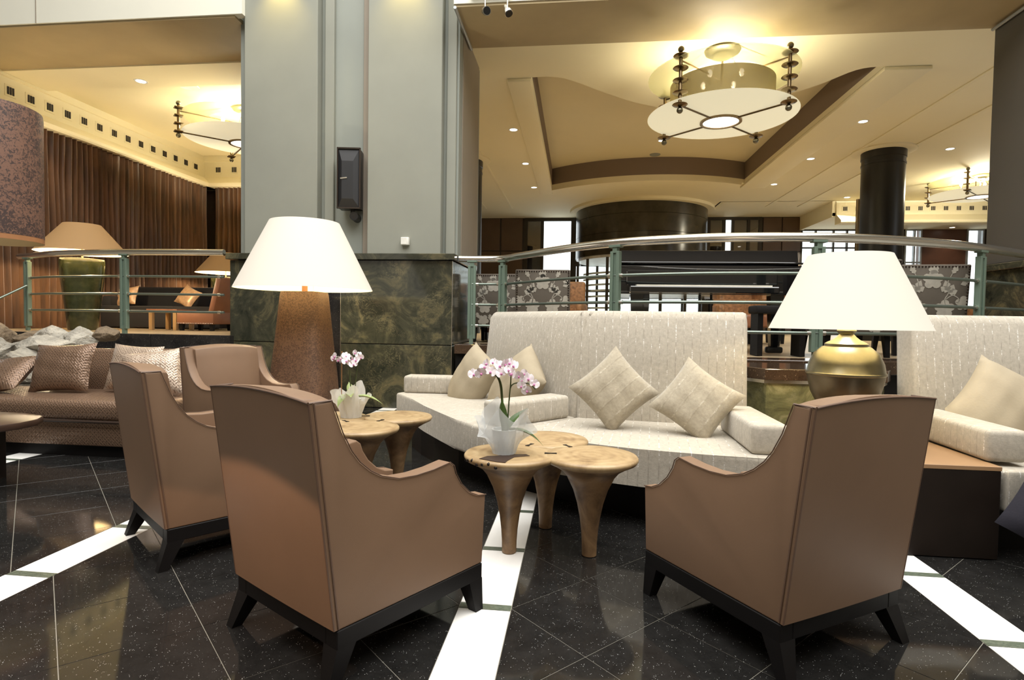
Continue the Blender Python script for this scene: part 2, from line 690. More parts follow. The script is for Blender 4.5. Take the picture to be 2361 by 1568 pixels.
def tile_mesh(poly, name, mat, t=.05):
    bm = BM()
    prism(bm, poly, -t, 0, .0015, 1)
    me = bpy.data.meshes.new(name)
    bm.normal_update()
    bm.to_mesh(me)
    bm.free()
    me.materials.append(MATS[mat])
    return me


def piece(name, me, parent, loc, scale=(1, 1, 1)):
    o = bpy.data.objects.new(name, me)
    C.objects.link(o)
    o.parent = parent
    o.location = loc
    o.scale = scale
    return o


g_ = .0024
full = tile_mesh([(.5 - g_, 0), (0, .5 - g_), (-.5 + g_, 0), (0, -.5 + g_)], 'floor_tile', 'floor_granite')
halfr = tile_mesh([(0.002, .5 - g_ * 2), (.002, -.5 + g_ * 2), (.5 - g_, 0)], 'floor_tile_half', 'floor_granite')
halfl = tile_mesh([(-.002, -.5 + g_ * 2), (-.002, .5 - g_ * 2), (-.5 + g_, 0)], 'floor_tile_half', 'floor_granite')
MI = M.inverted()


def seen(x, y, mx=.35):
    c = MI @ Vector((x, y, 0))
    if c.z > -.3:
        return False
    u, v = c.x / -c.z * 1325 / 1180, c.y / -c.z * 1325 / 784
    return -1 - mx < u < 1 + mx and -1 - mx * 1.5 < v < 1


zones = [(-6.38, -4.543)] + [(strips[i][1], strips[i + 1][0]) for i in range(4)]
rest = BM()
for zi, (a, b) in enumerate(zones):
    dx = (b - a) / 3
    for bi in range(-16, 21):
        yy = Y0 + P / 2 * bi
        for ai in range(0, 7):
            if (ai + bi) % 2 == 0:
                continue
            x = a + dx / 2 * ai
            me = halfr if ai == 0 else halfl if ai == 6 else full
            if seen(x, yy) and yy < 6.0 and zi > 0 and yy > .9:
                piece('floor_tile', me, floor, (x, yy, 0), (dx, P, 1))
            else:
                k = len(rest.verts)
                rest.from_mesh(me)
                rest.verts.ensure_lookup_table()
                for v in rest.verts[k:]:
                    v.co = Vector((v.co.x * dx + x, v.co.y * P + yy, v.co.z))
o = link('far_tiles', rest, 'floor_granite', floor, 0)
o['kind'] = 'stuff'
slab = tile_mesh([(-.5, -.5), (.5, -.5), (.5, .5), (-.5, .5)], 'strip_stone', 'strip_stone')
band = tile_mesh([(-.5, -.5), (.5, -.5), (.5, .5), (-.5, .5)], 'green_band', 'band_green')
for a, b in strips:
    for k in range(-6, 9):
        yy = Y0 + P * k
        if not seen((a + b) / 2, yy, .7):
            continue
        piece('strip_stone', slab, floor, ((a + b) / 2, yy + P / 2, 0), (b - a - .002, P - .049, 1))
        piece('green_band', band, floor, ((a + b) / 2, yy, 0), (b - a - .002, .043, 1))

# ---- atrium shell (mostly behind and above the camera)
wb = struct(link('wall_behind', bx((-1, -5.1, 4.7), (26, .2, 9.6)), 'atrium_wall'))
struct(link('wall_atrium_left', bx((-14.1, 1.4, 4.7), (.2, 13.2, 9.6)), 'atrium_wall'))
struct(link('wall_atrium_right', bx((12.1, 1.4, 4.7), (.2, 13.2, 9.6)), 'atrium_wall'))
struct(link('ceiling_atrium', bx((-1, 1.4, 9.6), (26.4, 13.2, .2)), 'atrium_white'))
wf = struct(link('wall_front', bx((-9.22, 7.24, 7.3), (9.6, .12, 4.4)), 'atrium_white'))
struct(link('wall_front', bx((5.22, 7.03, 7.23), (13.56, .12, 4.5)), 'atrium_white'))
link('panel_joint', bx((-7.4, 7.178, 6.05), (.008, .012, 1.9)), 'pillar_taupe', wf)

# ---- hall ceiling with coffer
DRUM = (2.1, 20.3)
x0, x1, near_y = -.8, 4.45, 9.2
near = smooth_path([(-.8, 9.19, 0), (-.3, 9.25, 0), (.4, 9.9, 0), (1.06, 10.44, 0), (2.05, 10.9, 0), (2.9, 10.65, 0), (3.7, 9.9, 0), (4.1, 9.3, 0), (4.45, 9.2, 0)], 5)
near = [(p.x, p.y) for p in near]
far_ = []
for i in range(33):
    x = x0 + (x1 - x0) * i / 32
    far_.append((x, DRUM[1] - math.sqrt(4.55 ** 2 - (x - DRUM[0]) ** 2)))


def strip_poly(bm, low, up, z0, z1):
    """slab between two polylines of equal length"""
    a = [bm.verts.new((x, y, z0)) for x, y in low]
    b = [bm.verts.new((x, y, z0)) for x, y in up]
    a1 = [bm.verts.new((x, y, z1)) for x, y in low]
    b1 = [bm.verts.new((x, y, z1)) for x, y in up]
    n = len(low)
    for i in range(n - 1):
        bm.faces.new((a[i], b[i], b[i + 1], a[i + 1]))
        bm.faces.new((a1[i], a1[i + 1], b1[i + 1], b1[i]))
        bm.faces.new((a[i], a[i + 1], a1[i + 1], a1[i]))
        bm.faces.new((b[i], b1[i], b1[i + 1], b[i + 1]))
    bm.faces.new((a[0], a1[0], b1[0], b[0]))
    bm.faces.new((a[-1], b[-1], b1[-1], a1[-1]))


bm = BM()
strip_poly(bm, [(x, 8.05) for x, y in near], near, ZC, ZC + .1)
strip_poly(bm, far_, [(x, 22.0) for x, y in far_], ZC, ZC + .1)
box(bm, (-2.7, 15.02, ZC + .05), (3.8, 13.95, .1))
box(bm, (9.725, 13.47, ZC + .05), (10.55, 10.85, .1))
box(bm, (6.1, 20.4, ZC + .05), (3.4, 3.1, .1))
box(bm, (-9.3, 8.83, ZC + .10), (9.4, .8, .1))
box(bm, (-9.3, 15.6, ZC + .18), (9.4, 12.8, .1))
ceil = struct(link('ceiling', bm, 'ceiling_cream', None, 20))
bm = BM()
strip_poly(bm, [(x, y - .02) for x, y in near], [(x, y) for x, y in near], ZC + .1, ZC + .56)
strip_poly(bm, [(x, y) for x, y in far_], [(x, y + .02) for x, y in far_], ZC + .1, ZC + .56)
box(bm, (x0 - .02, 13.2, ZC + .33), (.04, 8.1, .46))
box(bm, (x1 + .02, 13.0, ZC + .33), (.04, 7.7, .46))
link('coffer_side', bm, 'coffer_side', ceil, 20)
link('coffer_top', bx((1.8, 13.2, ZC + .6), (5.6, 8.3, .08)), 'coffer_cream', ceil)
link('beam_soffit', bx((-9.27, 7.83, 5.10), (9.46, 1.24, .05)), 'soffit_brown', ceil)
link('beam_soffit', bx((5.22, 7.52, 4.975), (13.56, 1.06, .05)), 'soffit_brown', ceil)
for a, b in ((-1.18, -.8), (4.45, 5.12)):
    link('coffer_moulding', bx(((a + b) / 2, 13.25 if a < 0 else 13.0, ZC - .03), (b - a, 8.1 if a < 0 else 7.6, .06), .015), 'ceiling_cream', ceil)
ring_in = [(DRUM[0] + 4.55 * math.cos(R(t)), DRUM[1] + 4.55 * math.sin(R(t))) for t in range(228, 303, 3)]
ring_out = [(DRUM[0] + 3.95 * math.cos(R(t)), DRUM[1] + 3.95 * math.sin(R(t))) for t in range(228, 303, 3)]
bm = BM()
strip_poly(bm, ring_in, ring_out, ZC - .06, ZC)
link('coffer_moulding', bm, 'ceiling_cream', ceil, 20)
bm = BM()
strip_poly(bm, arc(*DRUM, 2.42, 180, 360, 40), arc(*DRUM, 2.2, 180, 360, 40), ZC - .09, ZC)
link('drum_collar', bm, 'ceiling_cream', ceil, 20)
for x in (6.05, 7.05, -2.3, -3.2):
    link('ceiling_ridge', bx((x, 14.2, ZC - .01), (.07, 11.0, .02), .006), 'ceiling_cream', ceil)
for x, y in ((6.6, 13.55), (-2.76, 13.75)):
    bm = BM()
    lathe(bm, [(.62, 0), (.62, -.03), (.57, -.045), (.42, -.045)], 40, (x, y, ZC), False)
    link('column_rose', bm, 'ceiling_cream', ceil)
link('ceiling_step', bx((7.84, 20.4, 4.78), (.1, 2.9, .52)), 'ceiling_cream', ceil)
struct(link('ceiling_lower', bx((11.4, 20.4, 4.6), (7.2, 2.9, .1)), 'ceiling_cream'))

# ---- left room: curtain walls, cornice with slotted vents
wl = struct(link('wall_left', bx((-9.45, 10.3, 2.9), (.2, 6.6, 4.2)), 'hall_stone_dark'))
wr = struct(link('wall_room_back', bx((-7.3, 13.62, 2.9), (4.4, .2, 4.2)), 'hall_stone_dark'))


def cornice(name, L_, loc, rz):
    bm = BM()
    prof = [(0, 4.28), (-.42, 4.28), (-.44, 4.31), (-.44, 4.36), (-.30, 4.46), (-.16, 4.54), (-.10, 4.58), (-.10, 4.96), (-.05, 5.0), (-.03, 5.14), (0, 5.14)]
    a = [bm.verts.new((0, y, z)) for y, z in prof]
    b = [bm.verts.new((L_, y, z)) for y, z in prof]
    n = len(prof)
    for i in range(n):
        j = (i + 1) % n
        bm.faces.new((a[i], a[j], b[j], b[i]))
    bm.faces.new(list(reversed(a)))
    bm.faces.new(b)
    bmesh.ops.recalc_face_normals(bm, faces=bm.faces)
    return struct(link(name, bm, 'ceiling_cream', None, 25, loc, (0, 0, rz)))


bm = BM()
box(bm, (0, .004, 0), (.19, .012, .19), .004, 1)
me_plate = bm
plate0 = None
bmv = BM()
for i in (-1, 0, 1):
    box(bmv, (i * .043, 0, 0), (.026, .012, .12))


def vents(parent, xs, z=4.76):
    global plate0
    for x in xs:
        if plate0 is None:
            plate0 = (link('vent_plate', me_plate, 'ceiling_cream', parent, 0), link('vent_slots', bmv, 'vent_black', parent, 0))
            p, s = plate0
        else:
            p, s = part('vent_plate', plate0[0], parent), part('vent_slots', plate0[1], parent)
        p.location = (x, -.105, z)
        s.location = (x, -.112, z)


# left wall runs along Y: local x -> world -Y ... local -y faces +X
tl = cornice('trim_1', 6.6, (-9.35, 6.9, 0), R(90))
vents(tl, [6.18 - .352 * k for k in range(17)])
tb = cornice('trim_2', 4.4, (-9.5, 13.52, 0), 0)
vents(tb, [.62 + .42 * k for k in range(9)])
tr_ = cornice('trim_3', 7.0, (7.9, 19.0, 0), 0)
vents(tr_, [.25 + .36 * k for k in range(15)])


def curtain(L_, h, seed, amp=.085):
    bm = BM()
    rnd = random.Random(seed)
    x, pts = 0, []
    k = 0
    while x < L_:
        d = rnd.uniform(.09, .15)
        for q in range(7):
            t = q / 7
            pts.append((x + d * t, math.sin(2 * PI * t) * amp * rnd.uniform(.8, 1.1)))
        x += d
    rows = [0, .5, .8, .93, 1.0]
    g = []
    for r_ in rows:
        a = 1.0 - .35 * r_
        g.append([bm.verts.new((px + .012 * math.sin(9 * r_ + px * 5), py * a + .01 * math.sin(px * 11 + r_ * 4), r_ * h)) for px, py in pts])
    for A_, B_ in zip(g, g[1:]):
        for i in range(len(pts) - 1):
            bm.faces.new((A_[i], A_[i + 1], B_[i + 1], B_[i]))
    return bm


o = link('curtain', curtain(6.1, 3.38, 1), 'curtain', None, 60, (-9.05, 7.05, ZL + .005), (0, 0, R(90)))
tag(o, 'brown pleated floor length curtain along the left side wall', 'curtain')
o = link('curtain', curtain(3.9, 3.38, 2), 'curtain', None, 60, (-8.85, 13.25, ZL + .005), (0, 0, 0))
tag(o, 'brown pleated curtain on the far wall beside the grey pillar', 'curtain')

# ---- back wall of the hall
YB = 21.6


def wall_piece(name, x0_, x1_, z0, z1, mat, y=YB, t=.3):
    return struct(link(name, bx(((x0_ + x1_) / 2, y + t / 2, (z0 + z1) / 2), (x1_ - x0_, t, z1 - z0)), mat))


w1 = wall_piece('wall_back', -4.9, -2.03, .7, 5.1, 'hall_stone_dark')
for i, (xa, xb) in enumerate(((-3.75, -2.95), (-2.9, -2.1))):
    for za, zb in ((.86, 2.3), (2.33, 3.75), (3.78, 4.98)):
        link('stone_panel', bx(((xa + xb) / 2, YB - .02, (za + zb) / 2), (xb - xa, .06, zb - za), .008, 1), 'hall_stone', w1)
w2 = wall_piece('wall_back', -.17, 4.62, 3.3, 5.1, 'drum_stone')
w3 = wall_piece('wall_back', 6.5, 7.85, .7, 5.1, 'hall_stone_dark')
for xa, xb in ((6.55, 7.18), (7.21, 7.84)):
    for za, zb in ((.86, 2.3), (2.33, 3.75), (3.78, 4.98)):
        link('stone_panel', bx(((xa + xb) / 2, YB - .02, (za + zb) / 2), (xb - xa, .06, zb - za), .008, 1), 'hall_stone', w3)
w4 = wall_piece('wall_back', 9.95, 11.3, .7, 4.6, 'hall_stone_dark')
w5 = wall_piece('wall_back', 11.86, 13.3, .7, 4.6, 'brown_panel')
w6 = wall_piece('wall_back', 13.85, 15.2, .7, 4.6, 'hall_stone_dark')
struct(link('wall_hall_right', bx((15.1, 14.8, 2.9), (.2, 14, 4.4)), 'hall_stone'))
struct(link('wall_hall_left', bx((-4.75, 17.6, 2.9), (.2, 8.2, 4.4)), 'hall_stone'))


def window(name, x0_, x1_, z0, z1, mull=(), trans=(), y=YB, fr='frame_grey', w=.05, brown=()):
    bm = BM()
    for x in (x0_ + w / 2, x1_ - w / 2) + tuple(mull):
        box(bm, (x, y, (z0 + z1) / 2), (w, .1, z1 - z0))
    for z in (z0 + w / 2, z1 - w / 2) + tuple(trans):
        box(bm, ((x0_ + x1_) / 2, y, z), (x1_ - x0_, .09, w))
    f = struct(link(name, bm, fr, None, 0))
    xs = [x0_] + sorted(mull) + [x1_]
    for i, (a, b) in enumerate(zip(xs, xs[1:])):
        link('pane', bx(((a + b) / 2, y, (z0 + z1) / 2), (b - a - w, .012, z1 - z0 - w)), 'brown_glass' if i in brown else 'window_glass', f, 0)
        if i in brown:
            link('blind', bx(((a + b) / 2, y + .08, (z0 + z1) / 2), (b - a, .02, z1 - z0)), 'hall_stone', f, 0)
    return f


window('window_1', -2.03, -.17, ZP, 5.0, (-1.36, ), (), fr='bronze_frame', w=.12, brown=(0,))
window('window_2', -.17, 4.62, ZP, 3.3, (.7, 1.3, 2.2, 3.0, 3.8), (1.5, 2.3), fr='bronze_frame', w=.09)
window('window_3', 4.62, 6.5, ZP, 5.0, (5.2, 5.5, 6.05), (), fr='bronze_frame', w=.10, brown=(0, 2, 3))
window('window_4', 7.85, 9.95, ZP, 4.55, (8.35, 8.95, 9.4), (3.9,), fr='bronze_frame')
window('window_5', 11.3, 11.86, ZP, 4.55, (11.62,), (3.4,))
window('window_6', 13.3, 13.85, ZP, 4.55, ())

# ---- platforms
rail_r = [(-1.53, 7.33), (-1.0, 7.31), (-.70, 6.98), (-.16, 6.31), (.37, 5.82), (.88, 5.58), (1.43, 5.45), (2.07, 5.45), (2.6, 5.56), (3.29, 5.82), (3.86, 6.13), (4.72, 6.73), (4.93, 6.93)]
edge = [Vector((x, y, 0)) for x, y in rail_r]
off = []
for i, p in enumerate(edge):
    t = (edge[min(i + 1, len(edge) - 1)] - edge[max(i - 1, 0)]).normalized()
    off.append(p + Vector((t.y, -t.x, 0)) * .2)
bm = BM()
poly = [(p.x, p.y) for p in edge] + [(5.1, 8.95), (-1.53, 8.95)]
prism(bm, poly, .006, ZP - .005)
struct(link('floor', bx((5.2, 15.24, ZP / 2), (19.4, 12.55, ZP - .01)), 'wood_floor'))
stage = tag(link('stage_platform', bm, 'wood_floor', None, 0), 'raised curved hall platform with granite edge behind the cream sofas', 'platform')
for a, b, c, d in zip(edge, edge[1:], off, off[1:]):
    bm = BM()
    back_a = a + (a - c) * .9
    back_b = b + (b - d) * .9
    prism(bm, [(c.x, c.y), (d.x, d.y), (back_b.x, back_b.y), (back_a.x, back_a.y)], ZP - .12, ZP + .002, .006, 1)
    link('curb_slab', bm, 'brown_granite', stage, 0)
    bm = BM()
    i1, i2 = a + (c - a) * .7, b + (d - b) * .7
    prism(bm, [(i1.x, i1.y), (i2.x, i2.y), (b.x, b.y), (a.x, a.y)], 0, ZP - .12)
    link('riser_panel', bm, 'black_wood', stage, 0)
bm = BM()
box(bm, (-6.96, 10.2, ZL / 2 + .002), (4.7, 6.4, ZL - .006))
lplat = tag(link('lounge_platform', bm, 'wood_floor', None, 0), 'raised lounge platform with black granite curb left of the pillar', 'platform')
for k in range(4):
    a = -6.62 + k * .55
    link('curb_slab', bx((a + .274, 6.955, ZL - .115), (.545, .1, .235), .004, 1), 'curb_granite', lplat, 0)
link('curb_slab', bx((-7.98, 6.97, ZL - .1), (2.65, .06, .2)), 'curb_granite', lplat, 0)
link('riser_panel', bx((-6.96, 6.98, .33), (4.7, .06, .65)), 'curb_granite', lplat, 0)


# ---- big pillars
def pillar(name, label, mirror=1):
    t = thing(name, label, 'pillar', (0, 0, 0))
    bm = BM()
    box(bm, (-3.07, 8.15, 5.75), (3.0, 1.5, 7.6))
    link('core', bm, 'recess_taupe', t, 0)
    for n_, (a, b, y0, mat) in {'front_panel': (-4.43, -3.42, 7.25, 'pillar_paint'), 'side_strip': (-3.36, -3.235, 7.34, 'pillar_paint')}.items():
        link(n_, bx(((a + b) / 2, y0 + .2, 5.75), (b - a, .4, 7.6), .008, 1), mat, t, 0)
    link('front_panel', bx((-2.25, 7.45, 5.75), (.974, .4, 7.6), .008, 1), 'pillar_paint', t, 0)
    link('side_strip', bx((-2.79, 7.56, 5.75), (.1, .4, 7.6), .006, 1), 'pillar_taupe', t, 0)
    link('side_strip', bx((-1.66, 7.56, 5.75), (.12, .4, 7.6), .006, 1), 'pillar_paint', t, 0)
    link('side_panel', bx((-1.585, 8.2, 5.75), (.05, 1.2, 7.6), .006, 1), 'dark_paint' if mirror < 0 else 'pillar_taupe', t, 0)
    link('side_panel', bx((-4.5, 8.2, 5.75), (.1, 1.4, 7.6), .006, 1), 'pillar_paint', t, 0)
    # marble base: two courses of slabs
    link('base_core', bx((-3.07, 7.95, .96), (2.86, 1.46, 1.9)), 'curb_granite', t, 0)
    for a, b, y in ((-4.57, -3.25, 7.15), (-3.05, -1.575, 7.15)):
        for z0, z1 in ((.004, .82), (.826, 1.895)):
            link('marble_slab', bx(((a + b) / 2, y + .05, (z0 + z1) / 2), (b - a, .1, z1 - z0 - .004), .003, 1), 'green_marble', t, 0)
    for z0, z1 in ((.004, .82), (.826, 1.895)):
        link('marble_slab', bx((-3.15, 7.3, (z0 + z1) / 2), (.2, .06, z1 - z0 - .004)), 'green_marble', t, 0)
        for x in (-1.6, -4.545):
            link('marble_slab', bx((x, 7.97, (z0 + z1) / 2), (.05, 1.42, z1 - z0 - .004), .003, 1), 'green_marble', t, 0)
    for x in (-3.045, -1.577):
        link('corner_bead', bx((x, 7.149, .95), (.007, .006, 1.88)), 'collar_steel', t, 0)
    link('marble_cap', bx((-3.07, 7.9, 1.94), (3.06, 1.62, .08), .006, 1), 'green_marble', t, 0)
    return t


pillar('grey_pillar', 'broad pale grey pillar with green marble base, black speaker in its groove')
# right pillar: plain side seen at the right edge
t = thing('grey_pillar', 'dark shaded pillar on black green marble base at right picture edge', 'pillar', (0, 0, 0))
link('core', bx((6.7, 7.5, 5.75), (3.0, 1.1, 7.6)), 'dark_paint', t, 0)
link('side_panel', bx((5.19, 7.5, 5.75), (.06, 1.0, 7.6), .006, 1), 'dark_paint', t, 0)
link('marble_slab', bx((6.66, 7.5, .96), (3.0, 1.06, 1.8), .004, 1), 'green_marble', t, 0)
link('marble_cap', bx((6.63, 7.5, 1.9), (3.08, 1.14, .08), .006, 1), 'green_marble', t, 0)
for x in (-1.53, 5.12):
    o = link('steel_rod', tube(BM(), [(x, 7.98, 4.9), (x, 6.9, 4.9)], .02, 8), 'frame_grey')
    tag(o, 'pale metal rod under the beam along %s pillar' % ('the centre' if x < 0 else 'the right dark'), 'rod')

# round black columns
bm = BM()
lathe(bm, [(.42, ZP), (.42, 4.66), (.43, 4.665), (.43, 4.70), (.42, 4.705), (.42, 4.8), (.435, 4.81), (.435, ZC)], 48)
col = bm


def column(x, y, label):
    t = thing('round_column', label, 'column', (x, y, 0))
    if column.src is None:
        column.src = link('shaft', col, 'black_plastic', t, 30)
    else:
        part('shaft', column.src, t)


column.src = None
column(6.6, 13.55, 'tall round black column standing right of the coffered ceiling')
column(-2.76, 13.75, 'round black column mostly hidden behind the grey pillar edge')

# stone drum in the back wall
t = thing('entrance_drum', 'dark curved stone drum over the glazed revolving entrance', 'entrance', (DRUM[0], DRUM[1], 0))
for z0, z1 in ((3.3, 3.98), (3.99, 4.55), (4.56, 5.0)):
    bm = BM()
    lathe(bm, [(2.1, z0), (2.2, z0), (2.2, z1), (2.1, z1)], 64, (0, 0, 0), False)
    link('stone_ring', bm, 'drum_stone', t, 30)
link('canopy', lathe(BM(), [(2.1, 3.22), (2.1, 3.3)], 48), 'slat_white', t, 30)
for a in (184, 212, 236, 258, 282, 306, 330, 356):
    link('post', bx((2.12 * math.cos(R(a)), 2.12 * math.sin(R(a)), 2.03), (.09, .09, 2.38)), 'bronze_frame', t, 0)
for a0, a1 in ((185, 211), (213, 235), (237, 257), (259, 281), (283, 305), (307, 329), (331, 355)):
    bm = BM()
    strip_poly(bm, arc(0, 0, 2.11, a0, a1, 6), arc(0, 0, 2.10, a0, a1, 6), ZP, 3.22)
    link('curved_pane', bm, 'window_glass', t, 30)
for k in range(9):
    bm = BM()
    strip_poly(bm, arc(0, 0, 2.0, 196, 248, 10), arc(0, 0, 1.97, 196, 248, 10), 1.2 + k * .19, 1.26 + k * .19)
    link('slat', bm, 'slat_white', t, 30)

# ================================================================== FURNITURE
# ---- leather armchairs: local x = forward from the rear edge, y = sideways, z up
PROF = [(0, .185), (-.09, .895), (-.022, .90), (.016, .80), (.05, .737), (.082, .696), (.123, .661), (.167, .635), (.24, .612), (.317, .607), (.40, .611), (.484, .622),
        (.505, .606), (.517, .572), (.547, .527), (.595, .484), (.64, .463), (.687, .456), (.672, .185)]


def side_panel(y0_, y1_):
    bm = BM()
    a = [bm.verts.new((x, y0_, z)) for x, z in PROF]
    b = [bm.verts.new((x, y1_, z)) for x, z in PROF]
    n = len(PROF)
    f0 = bm.faces.new(a)
    f1 = bm.faces.new(list(reversed(b)))
    for i in range(n):
        j = (i + 1) % n
        bm.faces.new((a[j], a[i], b[i], b[j]))
    bmesh.ops.recalc_face_normals(bm, faces=bm.faces)
    bmesh.ops.bevel(bm, geom=list(set(f0.edges) | set(f1.edges)), offset=.007, segments=3, profile=.5, affect='EDGES')
    return bm


def chair_back():
    bm = BM()
    n, m = 10, 12
    hw = .252
    rows = []
    for k in range(m + 1):
        z = .185 + (.905 - .185) * k / m
        sr = -.09 * (z - .185) / .71
        rows.append((z, sr))
    rear, front = [], []
    for z, sr in rows:
        r1, r2 = [], []
        for i in range(n + 1):
            u = 2 * i / n - 1
            crown = .022 * (1 - u * u) if z > .9 else 0
            belly = .035 * (1 - u ** 4) * math.sin(PI * max(0, min(1, (z - .3) / .65)))
            th = .11 + .05 * (1 - (z - .185) / .71)
            r1.append(bm.verts.new((sr - .006 * (1 - u * u), u * hw, z + crown)))
            r2.append(bm.verts.new((sr + th + belly, u * hw, z - .012 + crown * .8)))
        rear.append(r1)
        front.append(r2)
    for g, fl in ((rear, False), (front, True)):
        for k in range(m):
            for i in range(n):
                q = (g[k][i], g[k][i + 1], g[k + 1][i + 1], g[k + 1][i])
                bm.faces.new(tuple(reversed(q)) if not fl else q)
    for k in range(m):
        bm.faces.new((rear[k][0], rear[k + 1][0], front[k + 1][0], front[k][0]))
        bm.faces.new((rear[k][n], front[k][n], front[k + 1][n], rear[k + 1][n]))
    for i in range(n):
        bm.faces.new((rear[m][i], rear[m][i + 1], front[m][i + 1], front[m][i]))
        bm.faces.new((rear[0][i], front[0][i], front[0][i + 1], rear[0][i + 1]))
    bmesh.ops.recalc_face_normals(bm, faces=bm.faces)
    es = [e for e in bm.edges if e.verts[0].co.z > .87 and e.verts[1].co.z > .87 and e.calc_face_angle(0) > .7]
    bmesh.ops.bevel(bm, geom=es, offset=.008, segments=2, profile=.5, affect='EDGES')
    return bm


def armchair(label):
    t = thing('leather_armchair', label, 'armchair', group='brown leather armchairs')
    hw = .315
    link('arm_panel', side_panel(hw - .066, hw), 'leather', t, 40)
    link('arm_panel', side_panel(-hw, -hw + .066), 'leather', t, 40)
    link('backrest', chair_back(), 'leather', t, 40)
    bm = BM()
    n = 12
    g = []
    for k in range(9):
        z = .187 + (.899 - .187) * k / 8
        s0 = -.09 * (z - .185) / .71
        row = [bm.verts.new((s0 - .009 - .004 * (1 - u * u), u * (hw - .002), z + (.018 * (1 - u * u) if k == 8 else 0))) for u in [2 * i / n - 1 for i in range(n + 1)]]
        row2 = [bm.verts.new((s0 + .004, u * (hw - .002), z + (.018 * (1 - u * u) if k == 8 else 0))) for u in (-1, 1)]
        g.append((row, row2))
    for (A_, a2), (B_, b2) in zip(g, g[1:]):
        for i in range(n):
            bm.faces.new((A_[i + 1], A_[i], B_[i], B_[i + 1]))
        bm.faces.new((A_[0], a2[0], b2[0], B_[0]))
        bm.faces.new((a2[1], A_[n], B_[n], b2[1]))
    link('rear_panel', bm, 'leather', t, 50)
    link('seat_cushion', bx((.40, 0, .385), (.52, .492, .12), .03, 3), 'leather', t, 40)
    link('front_apron', bx((.635, 0, .256), (.06, .492, .14), .01, 2), 'leather', t, 40)
    bm = BM()
    for s in (-1, 1):
        tube(bm, [(x, s * (hw + .0015), z) for x, z in PROF[2:-1]], .0021, 6, up=(0, 1, 0))
        tube(bm, [(x - .008, s * (hw - .003), z) for x, z in ((0, .19), (-.09, .9))], .0032, 6)
        tube(bm, [(x + .006, s * (hw + .001), z) for x, z in ((0, .19), (-.09, .9))], .0030, 6)
        tube(bm, [(-.098, s * (hw - .003), .9), (-.02, s * (hw - .003), .902)], .0032, 6)
    pts = [(-.100 - .004 * (1 - (y / .315) ** 2), y, .900 + .018 * (1 - (y / .315) ** 2)) for y in [-.312 + .052 * i for i in range(13)]]
    tube(bm, pts, .004, 6)
    link('piping', bm, 'leather_dark', t, 60)
    bm = BM()
    box(bm, (.336, hw - .03, .153), (.672, .06, .062), .003, 1)
    box(bm, (.336, -hw + .03, .153), (.672, .06, .062), .003, 1)
    box(bm, (.03, 0, .153), (.06, 2 * hw - .12, .062), .003, 1)
    box(bm, (.642, 0, .153), (.06, 2 * hw - .12, .062), .003, 1)
    link('base_rail', bm, 'black_wood', t, 0)
    for sx, sy in ((0, 1), (0, -1), (1, 1), (1, -1)):
        cx, ox = (.036, -.02) if sx == 0 else (.636, .690)
        if sx == 1:
            ox = .65
        cy = sy * (hw - .036)
        link('leg', frustum4(BM(), (cx, cy, .036, .036), (ox, sy * (hw - .012), .02, .02), .125, 0), 'black_wood', t, 0)
    return t


def at(root, x, y, deg):
    root.location = (x, y, 0)
    root.rotation_euler = (0, 0, R(deg))


def rear_corner(x, y, deg, side):
    """origin of the chair whose rear corner on `side` (+1 left, -1 right) stands at x, y"""
    a = R(deg)
    return (x + math.sin(a) * side * .315, y - math.cos(a) * side * .315)


a1 = armchair('nearest brown leather armchair left of centre, seen from behind, curved light edge on its back')
p = rear_corner(-.716, 1.667, 57.8, -1)
at(a1, p[0], p[1], 57.8)
G = 'brown leather armchairs'
p = rear_corner(.668, 1.903, 122.5, 1)
dup(a1, (p[0], p[1], 0), R(122.5), 'brown leather armchair seen from behind at right, before the brass lamp', G)
p = rear_corner(-1.816, 2.367, 51.5, -1)
dup(a1, (p[0], p[1], 0), R(51.5), 'brown leather armchair seen from behind, standing on the leftmost white floor strip', G)
dup(a1, (-2.80, 4.33, 0), R(-29), 'brown leather armchair facing the room, backrest lit from above, by the brown sofa', G)

# ---- trefoil tables
TW = {}


def trefoil(label, centres, loc, legs=None):
    t = thing('trefoil_table', label, 'table', loc, group='trefoil wooden coffee tables')
    for i, (x, y) in enumerate(centres):
        if 'top' not in TW:
            TW['top'] = link('tabletop_disc', lathe(BM(), [(.15, .452), (.198, .458), (.222, .470), (.229, .482), (.229, .490), (.222, .4985), (.16, .5), (.08, .5), (.02, .5)], 56), 'trumpet_wood', t, 50)
            TW['leg'] = link('trumpet_leg', lathe(BM(), [(.030, 0), (.036, .004), (.037, .06), (.041, .12), (.05, .19), (.064, .26), (.086, .33), (.113, .385), (.114, .39), (.142, .425), (.186, .452), (.19, .456)], 40), 'trumpet_leg', t, 50)
            k, l = TW['top'], TW['leg']
        else:
            k, l = part('tabletop_disc', TW['top'], t), part('trumpet_leg', TW['leg'], t)
        dz = (-.0008, 0, .0008)[i]
        k.location = (x, y, dz)
        l.location = (x, y, 0)
        k.rotation_euler = l.rotation_euler = (0, 0, 1.7 * i + loc[0])
    # butterfly keys across the joints
    for i in range(3):
        a, b = Vector(centres[i]), Vector(centres[(i + 1) % 3])
        mid, d = (a + b) / 2, (b - a).normalized()
        ang = math.atan2(d.y, d.x)
        if 'key' not in TW:
            bm = BM()
            prism(bm, [(-.03, -.011), (0, -.004), (.03, -.011), (.03, .011), (0, .004), (-.03, .011)], 0, .003)
            TW['key'] = o = link('butterfly_key', bm, 'dark_wood', t, 0)
        else:
            o = part('butterfly_key', TW['key'], t)
        o.location = (mid.x, mid.y, .4995)
        o.rotation_euler = (0, 0, ang)
    return t


